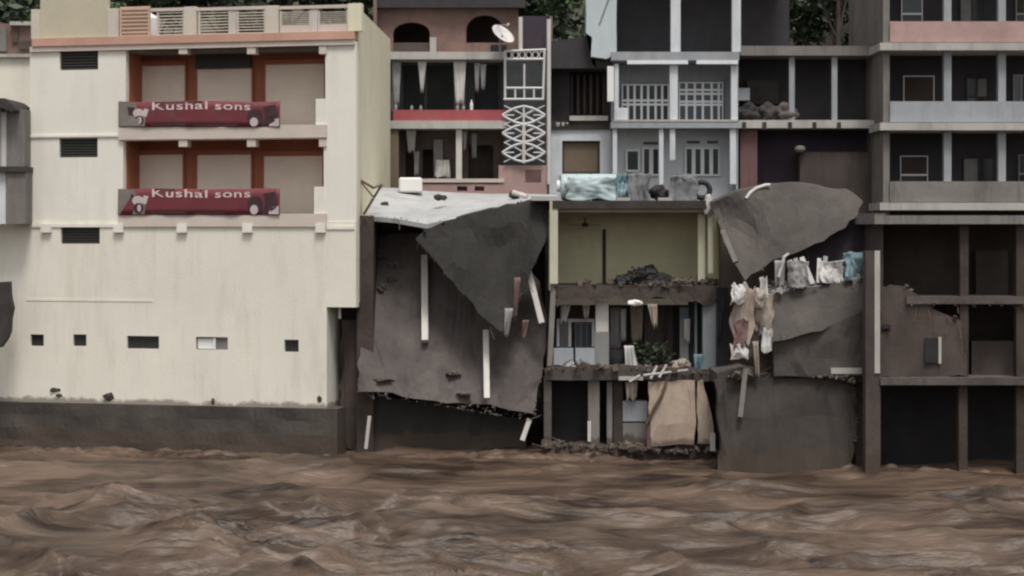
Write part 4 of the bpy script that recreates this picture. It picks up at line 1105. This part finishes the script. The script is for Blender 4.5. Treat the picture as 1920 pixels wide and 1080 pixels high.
# little veranda on its left
bm = BM(); pbox(bm, FG, 1044, 598, 1116, 604, .3, .42); mk('veranda_rail', bm, 'pillar_grey', G_)
for x in (1044, 1066, 1110): piece('veranda_post', FG, (x, 604, x + 5, 650), .3, .42, 'pillar_grey', G_)
window(G_, FG, (1078, 606, 1112, 652), 1.2, 3, 1, fm='pillar_grey', pm='blue_panel', fw=.08)
piece('veranda_panel', FG, (1050, 606, 1066, 652), 1.2, 1.3, 'pillar_grey', G_)
for r in ((1038, 653, 1075, 684), (1079, 653, 1115, 684)): piece('parapet_panel', FG, r, .1, .25, 'house_grey', G_)
# ground floor
piece('lower_wall', FG, (1024, 712, 1350, 930), 2.2, 2.4, 'mud_wall', G_)
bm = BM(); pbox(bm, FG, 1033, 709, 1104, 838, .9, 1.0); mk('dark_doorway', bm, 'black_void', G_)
piece('door_pier', FG, (1020, 709, 1034, 930), .0, 1.2, 'mud_slab', G_)
piece('door_pier', FG, (1103, 709, 1124, 835), .05, .4, 'concrete', G_)
piece('corner_post', FG, (1102, 790, 1108, 828), .0, .045, 'post_white', G_)
piece('pipe_post', FG, (1138, 716, 1148, 835), .2, .4, 'concrete', G_)
piece('inner_pier', FG, (1150, 712, 1168, 930), .3, .8, 'mud_wall', G_)
piece('wall_block', FG, (1168, 752, 1214, 790), .25, .7, 'house_grey', G_)
piece('wall_block', FG, (1168, 793, 1212, 836), .25, .7, 'concrete', G_)
piece('ledge', FG, (1160, 706, 1206, 713), -.2, .3, 'slab_edge', G_)
bm = BM(); slab(bm, [(1016, 836), (1110, 834), (1170, 838), (1345, 842), (1350, 930), (1016, 930)], lambda x, y: -.35 - (y - 836) * .006, (0, 2.5, 0), .05, .3, .06, 29); mk('mud_bank', bm, 'mud_slab', G_)
for k, (x0, y0, x1, y1) in enumerate(((1206, 704, 1290, 694), (1220, 710, 1232, 686), (1236, 708, 1250, 684), (1180, 716, 1200, 704))):
    bm = BM(); tube(bm, [P(x0, y0, -.75), P(x1, y1, -.6)], .05, 6); mk('broken_stick', bm, 'slab_edge', G_)
# boards
bm = BM(); slab(bm, [(1216, 716), (1302, 713), (1304, 800), (1301, 834), (1262, 834), (1220, 838), (1217, 780)], lambda x, y: -.55 - (y - 713) * .002, (0, .05, 0), .03, .25, .05, 31)
tb = thing('tan_board', P(1260, 838, -.78), 'large tan board with a diagonal brown strap propped over the water', 'board')
mk('panel', bm, 'board_tan', tb)
bm = BM(); tube(bm, [P(1212, 795, -.85), P(1226, 766, -.82), P(1240, 742, -.76), P(1250, 714, -.66)], .05, 6); mk('strap', bm, 'board_brown', tb)
bm = BM(); slab(bm, [(1308, 716), (1318, 712), (1330, 760), (1338, 800), (1340, 832), (1308, 832)], lambda x, y: -.52 - (y - 713) * .002, (0, .05, 0), .03, .25, .05, 32)
mk('narrow_board', bm, 'board_tan', None, 'narrow tan board tapering upward beside the large tan board', 'board')
bm = BM(); pbox(bm, FG, 1332, 812, 1341, 846, -.6, -.5); mk('white_stake', bm, 'post_white', None, 'short white stake at the foot of the narrow tan board', 'stake')
bm = BM(); pbox(bm, FG, 1213, 796, 1220, 842, -.5, -.3); mk('timber_stake', bm, 'maroon_wall', None, 'reddish timber stake at the left edge of the large tan board', 'stake')
# curtains, cloths, plant and pot on the wrecked lower floor
for i, (x0, y0, x1, y1, Y, m, tp, lb) in enumerate(((1144, 576, 1164, 655, .8, 'cloth_grey', 1.0, 'grey green curtain hanging nearest the white pillar of the lower floor'),
        (1164, 578, 1174, 640, .7, 'cloth_white', .9, 'narrow pale curtain second from the white pillar, lower floor'), (1182, 574, 1206, 640, .9, 'cloth_tan', .8, 'tan curtain hanging left of the brown partition, lower floor'),
        (1170, 648, 1188, 692, -.3, 'cloth_white', 1.3, 'crumpled white cloth draped down between the black pot and the bush'))):
    cloth('curtain', x0, y0, x1, y1, Y, m, lb, fold=.07, nfold=3, taper=tp, ragged=4, seed=60 + i, cat='curtain' if i < 3 else 'cloth', lean=6 if i == 3 else 0)
bm = BM(); crumple(bm, P(1191, 568, -.72), (.24, .08, .09), 5, .3); mk('white_lump', bm, 'paper_white', None, 'small bright white lump stuck on the brown mud spill', 'bag', smooth=True)  # crumpled bright white lump on the mud spill
a = P(1156, 688, .0)
bm = BM(); lathe(bm, a, [(.2, 0), (.26, .3), (.27, .58), (.23, .58), (.22, .4)], 16); mk('black_pot', bm, 'rubber', None, 'black bucket standing left of the dark bush', 'bucket')
a = P(1225, 692, .1)
t = thing('dark_bush', a, 'dark green bush growing in front of the brown partition', 'bush')
bm = BM(); rnd = random.Random(3)
for k in range(7): tube(bm, [a, a + Vector((rnd.uniform(-.3, .3), rnd.uniform(-.2, .2), .5)), a + Vector((rnd.uniform(-.7, .7), rnd.uniform(-.3, .3), rnd.uniform(.6, 1.1)))], .03, 5, .01)
mk('stem', bm, 'bark', t)
bm = BM()
for k in range(34):
    c_ = Vector((rnd.gauss(0, .42), rnd.gauss(0, .22), rnd.uniform(.08, .95) * (1 - .3 * abs(rnd.gauss(0, .6)))))
    ax = Vector((rnd.uniform(-1, 1), rnd.uniform(-1, .4), rnd.uniform(-.2, 1))).normalized()
    for q in range(24): leaf(bm, a + c_ + ax * rnd.uniform(-.18, .22) + Vector((rnd.gauss(0, .05), rnd.gauss(0, .05), rnd.gauss(0, .05))), rnd.uniform(.05, .11), rnd)
mk('foliage', bm, 'leaf_dark', t)
# things on the roof
a = P(1105, 376, 1.0)
t = thing('blue_tank', a, 'pale blue water tank lying on the roof above the yellow room', 'tank')
bm = BM(); lathe(bm, a + Vector((-1.0, 0, .46)), [(.2, -.02), (.42, .02), (.46, .1), (.46, .5), (.44, .55), (.46, .6), (.46, 1.0), (.44, 1.05), (.46, 1.1), (.46, 1.85), (.42, 1.95), (.2, 2.0)], 24, 'x'); mk('body', bm, 'tank_blue', t, smooth=False)
bm = BM(); lathe(bm, a + Vector((-1.12, 0, .5)), [(.2, 0), (.2, .1)], 16, 'x'); mk('lid', bm, 'paper_white', t)
bm = BM(); 
for dx in (-.6, .6): hexa(bm, [a + Vector((dx + x, y, z)) for z in (0, .09) for x, y in ((-.08, -.4), (.08, -.4), (.08, .4), (-.08, .4))])
mk('cradle', bm, 'timber_dark', t)
for (px, r, h, y, lb) in ((1193, .44, .9, .75, 'grey drum right of the pale blue roof tank'), (1282, .47, .86, .75, 'wider grey drum beside the black tyre on the roof')):
    a = P(px, 376, y); t = thing('roof_drum', a, lb, 'drum', 'drums on the yellow room house')
    bm = BM(); lathe(bm, a, [(r * .92, 0), (r, .03), (r, h * .3), (r * 1.03, h * .33), (r, h * .36), (r, h * .63), (r * 1.03, h * .66), (r, h * .69), (r, h * .97), (r * .95, h)], 24); mk('body', bm, 'drum_grey', t)
    bm = BM(); lathe(bm, a + Vector((0, 0, h)), [(r * .5, 0), (r * .5, .05), (r * .45, .06)], 18); mk('lid', bm, 'drum_grey', t)
for r in ((1155, 366, 1180, 371), (1232, 366, 1258, 371)):
    bm = BM(); a = P(r[0], 371, .4); b = P(r[2], 371, .4); hexa(bm, [Vector((x, y, z)) for z in (a.z - .1, a.z) for x, y in ((a.x, .0), (b.x, .0), (b.x, .8), (a.x, .8))]); mk('roof_plank', bm, 'slab_edge', G_)
a = P(1316, 376, .5)
bm = BM()
for k in range(24):
    pass
ring = []
for k in range(28):
    t_ = 6.2832 * k / 28; d = Vector((math.cos(t_), 0, math.sin(t_)))
    ring.append([bm.verts.new(a + Vector((0, 0, .36)) + d * (.27 + .09 * math.cos(q)) + Vector((0, .09 * math.sin(q), 0))) for q in (6.2832 * j / 8 for j in range(8))])
for k in range(28):
    for j in range(8): bm.faces.new((ring[k][j], ring[(k + 1) % 28][j], ring[(k + 1) % 28][(j + 1) % 8], ring[k][(j + 1) % 8]))
mk('tyre', bm, 'rubber', None, 'black tyre leaning at the right end of the yellow room roof', 'tyre', smooth=True)
bm = BM(); crumple(bm, P(1328, 386, -.35), (.15, .12, .32), 9, .3); mk('grey_bag', bm, 'slab_edge', None, 'grey bag hanging over the roof edge below the tyre', 'bag', smooth=True)

# ================================================================ H: collapsed house on the right
FH = Frame(0, -3)
H_ = thing('fallen_slab_house', P(1500, 900, -1), 'collapsed house of stacked tilted grey slabs right of the yellow room', 'house')
bm = BM(); slab(bm, [(1334, 384), (1362, 366), (1398, 352), (1440, 346), (1520, 350), (1590, 358), (1618, 378), (1606, 404), (1540, 446), (1482, 474), (1440, 500), (1398, 528), (1376, 492), (1356, 440)],
                lambda x, y: -.6 - (y - 350) / 180 * 1.9, (0, .3, .08), .06, .3, .04, 41, warp=.9)
mk('roof_slab', bm, 'fallen_grey', H_)
bm = BM(); tube(bm, [P(1399, 372, -1.05), P(1406, 362, -1.0), P(1418, 353, -.9), P(1436, 347, -.8), P(1444, 347, -.8)], .055, 7); mk('bent_rail', bm, 'post_white', H_)
a, b = P(1355, 432, -1.7), P(1380, 492, -2.3); bm = BM(); tube(bm, [a, b], .11, 4); mk('fallen_post', bm, 'concrete', H_)
bm = BM(); slab(bm, [(1446, 548), (1480, 540), (1530, 534), (1580, 526), (1644, 508), (1644, 568), (1600, 590), (1556, 610), (1500, 626), (1448, 640)],
                lambda x, y: -2.4 - (y - 510) / 130 * .9, (0, .3, .08), .06, .3, .04, 42, warp=.5)
mk('fallen_floor_slab', bm, 'fallen_grey', H_)
bm = BM(); slab(bm, [(1450, 632), (1520, 622), (1580, 600), (1644, 572), (1644, 704), (1560, 706), (1452, 706)], lambda x, y: -3.12, (0, .4, 0), .03, .35, .06, 43)
mk('middle_wall', bm, 'fallen_grey', H_)
bm = BM(); slab(bm, [(1340, 714), (1390, 708), (1450, 706), (1560, 708), (1604, 726), (1608, 790), (1600, 850), (1588, 930), (1340, 930), (1352, 820)], lambda x, y: -2.9 - (y - 706) / 200 * .6, (0, .5, 0), .05, .35, .09, 44)
mk('lower_wall', bm, 'concrete_dark', H_)
bm = BM(); slab(bm, [(1345, 700), (1400, 690), (1470, 704), (1560, 704), (1640, 700), (1640, 716), (1560, 716), (1470, 716), (1345, 722)], lambda x, y: -2.7, (0, 3, 0), .04, .3, .03, 45)
mk('lower_floor_slab', bm, 'mud_slab', H_)
piece('lit_strip', FH, (1558, 690, 1616, 701), -.2, .1, 'slab_edge', H_)  # pale strip, light on the lower edge put into its colour
piece('back_wall', FH, (1350, 400, 1660, 960), 3.2, 3.5, 'room_brown', H_)
piece('upper_inner_wall', FH, (1480, 400, 1640, 540), 1.9, 2.0, 'purple_dark', H_)
piece('floor_behind', FH, (1450, 528, 1640, 540), .7, 3.1, 'mud_slab', H_)
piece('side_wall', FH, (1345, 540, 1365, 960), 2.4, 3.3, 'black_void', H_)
piece('dark_gap', FH, (1604, 716, 1626, 960), .6, 1.2, 'mud_wall', H_)
a, b = P(1398, 690, -3.1), P(1388, 782, -3.4); bm = BM(); tube(bm, [a, b], .09, 6); mk('leaning_post', bm, 'concrete', H_)
piece('inner_pier', FH, (1418, 640, 1452, 716), .5, 1.1, 'mud_wall', H_)
a, b = P(1460, 520, -2.6), P(1470, 482, -2.4); bm = BM(); tube(bm, [a, b, P(1478, 476, -2.2)], .05, 6); mk('bent_rod', bm, 'slab_edge', H_)
broken_edge(H_, [(1598, 412), (1540, 446), (1482, 474), (1440, 500), (1398, 528), (1376, 492), (1356, 440), (1334, 384)], lambda x, y: -.6 - (y - 350) / 180 * 1.9, .3, 'fallen_grey', 4, rods=4, dens=4, s1=.08)
broken_edge(H_, [(1644, 568), (1600, 590), (1556, 610), (1500, 626), (1448, 640), (1446, 548), (1480, 540), (1530, 534), (1580, 526)], lambda x, y: -2.4 - (y - 510) / 130 * .9, .3, 'fallen_grey', 5, rods=3, dens=4, s1=.08)
broken_edge(H_, [(1340, 714), (1390, 708), (1450, 706), (1560, 708), (1604, 726), (1608, 790), (1600, 850)], lambda x, y: -2.9 - (y - 706) / 200 * .6, .5, 'concrete_dark', 6, rods=6)
rr = random.Random(77)
def strew(name, pts, yfn, n, mat, label, s1, seed, mats=None):
    rn = random.Random(seed); bm = BM()
    clumps = [(rn.random() * (len(pts) - 1), rn.uniform(.03, .16), rn.uniform(.3, 1)) for _ in range(7)]
    for _ in range(n):
        c_, w_, h_ = rn.choice(clumps); g_ = rn.gauss(0, 1)
        f_ = min(len(pts) - 1.001, max(0, c_ + g_ * w_ * (len(pts) - 1)))
        i_ = int(f_); t_ = f_ - i_
        x = pts[i_][0] + (pts[i_ + 1][0] - pts[i_][0]) * t_; y = pts[i_][1] + (pts[i_ + 1][1] - pts[i_][1]) * t_
        q = P(x, y + 2 - rn.random() * 13 * h_ * math.exp(-g_ * g_), yfn + rn.uniform(-.25, .4)); rubble(bm, q.x, q.x, q.y, q.y, lambda a, b: q.z, 1, .015, s1 * (1 if rn.random() < .15 else .45), rn.random())
        if rn.random() < .06:
            e = q + Vector((rn.uniform(-.6, .6), rn.uniform(-.1, .1), rn.uniform(.05, .3))); tube(bm, [q, e], .016, 5)
    mk(name, bm, mat, None, label, 'rubble', kind='stuff')
strew('rubble', [(1030, 692), (1100, 688), (1166, 690), (1250, 698), (1345, 700)], -.45, 260, 'rubble', 'brown rubble along the edge of the wrecked lower floor', .16, 1)
strew('rubble', [(1024, 838), (1110, 838), (1180, 840), (1260, 846), (1345, 846)], -.7, 240, 'rubble', 'muddy rubble at the waterline below the tan boards', .22, 2)
strew('rubble', [(1450, 548), (1500, 540), (1560, 532), (1636, 514)], -2.5, 200, 'cloth_grey', 'grey rubble around the planks on the second fallen slab', .13, 3)
strew('rubble', [(1350, 706), (1400, 702), (1470, 706), (1560, 706), (1600, 716)], -3.0, 200, 'rubble', 'brown rubble below the hanging tan sheets', .18, 4)
strew('rubble', [(700, 746), (790, 752), (900, 772), (990, 786)], -.3, 90, 'mud_slab', 'broken bits under the tilted brown slab', .1, 5)
strew('rubble', [(1044, 536), (1100, 530), (1165, 534), (1260, 536), (1344, 534)], -.2, 200, 'rubble', 'brown rubble along the front edge of the yellow room', .14, 6)
# belongings spilled on the second slab
def basis(px, py, Y): return P(px, py, Y)
for i, (x0, y0, x1, y1, w_, m, lb) in enumerate(((1480, 488, 1498, 534, 9, 'cloth_white', 'leftmost pale plank leaning on the second fallen slab'), (1491, 484, 1510, 536, 8, 'cloth_grey', 'grey plank second from left leaning on the second fallen slab'), (1503, 482, 1524, 532, 9, 'cloth_white', 'tallest pale plank in the leaning bunch on the second fallen slab'),
                                             (1536, 484, 1534, 530, 7, 'cloth_white', 'pale upright plank right of the leaning bunch'), (1548, 480, 1544, 530, 8, 'cloth_grey', 'grey upright plank left of the white sack'))):
    a, b = P(x0, y0, -2.2), P(x1, y1, -2.55); d = (b - a).normalized(); s = d.cross(Vector((0, 1, 0))).normalized() * (w_ / 115); n = Vector((0, .025, 0))
    bm = BM(); hexa(bm, [a - s - n, a + s - n, a + s + n, a - s + n, b - s - n, b + s - n, b + s + n, b - s + n])
    mk('plank', bm, m, None, lb, 'plank', 'planks spilled on the fallen slab')
bm = BM(); lump(bm, P(1567, 514, -2.3), (.34, .25, .3), 6); mk('white_sack', bm, 'cloth_white', None, 'white sack slumped behind the white crumpled sheet on the fallen slab', 'sack', smooth=True)
bm = BM(); crumple(bm, P(1628, 568, -3.4), (.12, .1, .1), 7, .4); mk('white_rag', bm, 'cloth_white', None, 'tiny white rag on the pinkish pillar', 'rag', smooth=True)
# torn bedding hanging from the broken floor
for i, (x0, y0, x1, y1, Y, m, ln, dp, lb) in enumerate((
        (1376, 536, 1416, 640, -3.1, 'cloth_tan', -4, .5, 'large tan torn sheet hanging beside the fallen slabs'), (1408, 548, 1446, 628, -3.0, 'cloth_tan', 4, .45, 'second tan torn sheet hanging nearest the fallen slabs'),
        (1370, 534, 1398, 570, -3.3, 'cloth_white', 0, .4, 'white torn cloth at the top of the hanging tan sheets'), (1424, 520, 1438, 562, -3.1, 'cloth_white', 2, .25, 'narrow white cloth right of the top of the tan sheets'),
        (1378, 600, 1402, 652, -3.35, 'cloth_pink', -5, .35, 'reddish torn cloth low on the hanging tan sheets'), (1370, 646, 1400, 672, -3.3, 'cloth_white', 3, .3, 'white rag at the lower left end of the tan sheets'),
        (1428, 618, 1450, 658, -3.2, 'cloth_white', -4, .3, 'white rag at the lower right end of the tan sheets'), (1396, 560, 1420, 680, -2.95, 'brown_plaster', 2, .4, 'long brown torn cloth between the two tan sheets'))):
    bm = BM(); drape(bm, x0, y0, x1, y1, Y, 90 + i, dp * .8, .3, ln, soft=True); mk('torn_sheet', bm, m, None, lb, 'torn sheet', 'torn bedding beside the fallen slabs', smooth=True)

# ================================================================ I: dark riverside house on the right
FI = Frame(0, -4.2)
I_ = thing('dark_riverside_house', P(1780, 900, -2), 'dark broken riverside house frame on stilts at the far right', 'house')
bm = BM(); pbox(bm, FI, 1623, 470, 1651, 960, -.15, .3); mk('pillar', bm, 'brown_plaster', I_)
piece('pillar_edge', FI, (1640, 470, 1650, 700), -.19, -.153, 'slab_edge', I_)
hw = phole(FI, 1736, 636, 1762, 682)
bm = BM(); slab(bm, [(1651, 540), (1690, 536), (1720, 552), (1760, 590), (1800, 600), (1812, 706), (1651, 706)], lambda x, y: -4.2, (0, .25, 0), .07, .2, .05, 51); uw = mk('broken_wall', bm, 'brown_plaster', I_)
bm = BM(); pbox(bm, FI, 1734, 634, 1760, 680, -.06, -.02); wn = mk('window', bm, 'pane_black', I_)
piece('window_frame', FI, (1760, 632, 1765, 682), -.09, -.02, 'slab_edge', wn)
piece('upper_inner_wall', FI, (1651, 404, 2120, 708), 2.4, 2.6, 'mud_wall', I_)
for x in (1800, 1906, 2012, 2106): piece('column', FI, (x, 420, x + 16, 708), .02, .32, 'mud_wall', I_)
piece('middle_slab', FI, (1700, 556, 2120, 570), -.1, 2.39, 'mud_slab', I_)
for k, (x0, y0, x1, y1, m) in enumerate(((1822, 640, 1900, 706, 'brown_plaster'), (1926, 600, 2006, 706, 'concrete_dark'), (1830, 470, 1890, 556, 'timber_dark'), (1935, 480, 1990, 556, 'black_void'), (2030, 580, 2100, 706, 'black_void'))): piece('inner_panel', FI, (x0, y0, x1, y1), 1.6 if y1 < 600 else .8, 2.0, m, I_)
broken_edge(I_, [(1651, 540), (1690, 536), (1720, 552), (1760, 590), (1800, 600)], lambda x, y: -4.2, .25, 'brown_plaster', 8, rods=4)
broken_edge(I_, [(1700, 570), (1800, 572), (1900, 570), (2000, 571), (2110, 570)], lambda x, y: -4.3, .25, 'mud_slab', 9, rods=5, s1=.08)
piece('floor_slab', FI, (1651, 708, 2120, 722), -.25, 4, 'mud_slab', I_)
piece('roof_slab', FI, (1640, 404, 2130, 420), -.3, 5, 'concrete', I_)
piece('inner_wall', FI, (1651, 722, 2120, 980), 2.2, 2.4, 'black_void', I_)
for x0, x1, m in ((1798, 1814, 'mud_wall'), (1906, 1922, 'mud_wall'), (2010, 2026, 'mud_wall')): piece('stilt', FI, (x0, 722, x1, 980), .0, .3, m, I_)
piece('low_pier', FI, (1608, 716, 1650, 960), -.1, .5, 'mud_slab', I_) if False else None
bm = BM(); pbox(bm, FI, 1651, 420, 1656, 722, .26, 5); mk('side_wall', bm, 'brown_plaster', I_)
bm = BM(); crumple(bm, P(1660, 614, -4.25), (.15, .05, .09), 3); mk('wall_hole', bm, 'black_void', I_)

# ================================================================ trees and hillside wood
def tree(px, Y, h, rad, label, group, mat, seed, nleaf=3600, ls=.2, base=None):
    rnd = random.Random(seed)
    x = (px - 960) / FPX * (CAMD + Y)
    b = Vector((x, Y, ground_h(x, Y) - .2 if base is None else base))
    t = thing('tree', b, label, 'tree', group)
    bm = BM()
    top = b + Vector((rnd.uniform(-.4, .4), 0, h * .75))
    tube(bm, [b, b.lerp(top, .4) + Vector((.15, 0, 0)), top], .26, 8, .08)
    cl = []
    for k in range(11):
        an = rnd.uniform(0, 6.28); zz = rnd.uniform(.35, 1)
        s = b.lerp(top, zz * .9)
        e = b + Vector((math.cos(an) * rad * rnd.uniform(.3, .85), math.sin(an) * rad * rnd.uniform(.3, .85), h * rnd.uniform(.42, .98)))
        tube(bm, [s, s.lerp(e, .5) + Vector((0, 0, .2)), e], .08, 5, .02)
        cl.append((e, rad * rnd.uniform(.28, .5)))
    mk('trunk', bm, 'bark', t)
    bm = BM()
    for _ in range(nleaf):
        c, r = rnd.choice(cl)
        d = Vector((rnd.gauss(0, 1), rnd.gauss(0, 1), rnd.gauss(0, .75))).normalized() * r * rnd.random() ** .4
        leaf(bm, c + d, ls * rnd.uniform(.7, 1.3), rnd)
    mk('crown', bm, mat, t, recalc=False)
tree(1082, 17, 12.5, 2.6, 'green tree between the brick house and the pale blue stair tower', None, 'leaf_green', 1, base=6.5)
for k, (px, Y, h, lb) in enumerate(((10, 32, 13, 'above the pale house at the far left'), (300, 34, 13, 'behind the leftmost open slat panel of the terrace'),
        (410, 36, 14, 'behind the middle slat panels of the terrace'), (530, 33, 13, 'behind the terrace slat panel third from the right corner'), (640, 36, 14, 'behind the terrace corner post of the white building'),
        (740, 32, 13, 'above the left arch of the brick house'), (850, 37, 14, 'above the middle of the brick house roof'), (950, 31, 13, 'above the satellite dish'), (1030, 36, 14, 'above the lattice grille'),
        (1560, 33, 14, 'above the dark house, left of the balcony house'), (1640, 37, 14, 'touching the corner of the balcony house'))):
    tree(px, Y, h, 4.2, 'dark hillside tree ' + lb, 'trees on the hillside', 'leaf_dark', 101 + k, 2600, .34)

# ---------------------------------------------------------------- household clutter in the torn rooms
for i, (x0, y0, x1, y1, Y, m, tp, lb) in enumerate((
        (1052, 572, 1070, 606, -.1, 'cloth_grey', .6, 'grey rag hanging over the small veranda rail'), (1092, 572, 1106, 596, -.2, 'cloth_tan', .6, 'tan rag dangling from the mud spill above the veranda'),
        (1214, 570, 1232, 612, -.3, 'cloth_tan', .5, 'tan rag dangling from the mud spill above the bush'), (1246, 572, 1256, 640, .4, 'cloth_dark', .8, 'dark strip of cloth hanging beside the brown partition'),
        (1282, 598, 1294, 640, .3, 'cloth_white', .8, 'white towel hanging below the blue panel'), (1300, 664, 1318, 694, -.3, 'cloth_blue', 1.2, 'blue rag heaped at the foot of the dark green panel'),
        (1346, 560, 1358, 640, -.6, 'cloth_dark', .8, 'dark cloth hanging left of the tan torn sheets'), (1452, 488, 1472, 540, -2.5, 'cloth_grey', .8, 'grey cloth hanging left of the leaning planks'),
        (1410, 640, 1422, 706, -3.2, 'cloth_tan', .6, 'long tan strip trailing down below the tan torn sheets'), (1600, 520, 1612, 560, -2.75, 'cloth_grey', .6, 'grey strip hanging over the second fallen slab'),
        (1172, 716, 1196, 752, -.3, 'cloth_tan', .7, 'brown rag hanging above the pale wall blocks'))):
    cloth('torn_cloth', x0, y0, x1, y1, Y, m, lb, 'rags in the torn rooms', fold=.07, nfold=2, taper=tp, ragged=7, seed=200 + i, lean=(i % 3 - 1) * 5)
for i, (x, y, Y, r, m, lb) in enumerate(((1276, 684, -.1, (.3, .25, .2), 'cloth_tan', 'tan bundle on the floor right of the dark bush'), (1068, 688, -.2, (.26, .2, .14), 'cloth_grey', 'grey bundle in front of the veranda panels'),
        (1236, 362, .5, (.3, .3, .26), 'cloth_dark', 'dark bundle between the two grey roof drums'), (1167, 360, .5, (.24, .3, .34), 'cloth_blue', 'blue grey bundle between the tank and the first roof drum'),
        (1425, 560, -3.2, (.18, .14, .3), 'cloth_tan', 'tan bundle wedged at the right edge of the tan torn sheets'))):
    bm = BM(); lump(bm, P(x, y, Y), r, 300 + i); mk('bundle', bm, m, None, lb, 'bundle', 'bundles in the wreck', smooth=True)
for nm, x0, y0, x1, y1, Y, m, lb, sd, dp in (('blue_tarpaulin', 1062, 332, 1160, 375, .5, 'tank_blue', 'pale blue tarpaulin draped over the tank on the yellow room roof', 9, .45),
        ('teal_cloth', 1156, 326, 1176, 372, .4, 'cloth_blue', 'teal cloth hanging between the blue tarpaulin and the first roof drum', 10, .3),
        ('grey_sheet', 1178, 326, 1218, 388, .2, 'drum_grey', 'grey sheet draped over the first roof drum', 11, .3), ('grey_sheet', 1256, 332, 1308, 390, .18, 'drum_grey', 'grey sheet draped over the wider roof drum beside the tyre', 12, .35),
        ('blue_sheet', 1584, 472, 1628, 526, -2.6, 'cloth_blue', 'crumpled blue sheet at the right end of the fallen slab', 13, .5), ('white_sheet', 1540, 490, 1582, 530, -2.55, 'cloth_white', 'white crumpled sheet left of the blue sheet on the fallen slab', 14, .45),
        ('white_sheet', 1476, 490, 1516, 538, -2.75, 'cloth_grey', 'grey crumpled sheet over the foot of the leaning planks', 15, .4)):
    bm = BM(); drape(bm, x0, y0, x1, y1, Y, sd, dp, .16, soft=True); mk(nm, bm, m, None, lb, 'sheet', smooth=True)
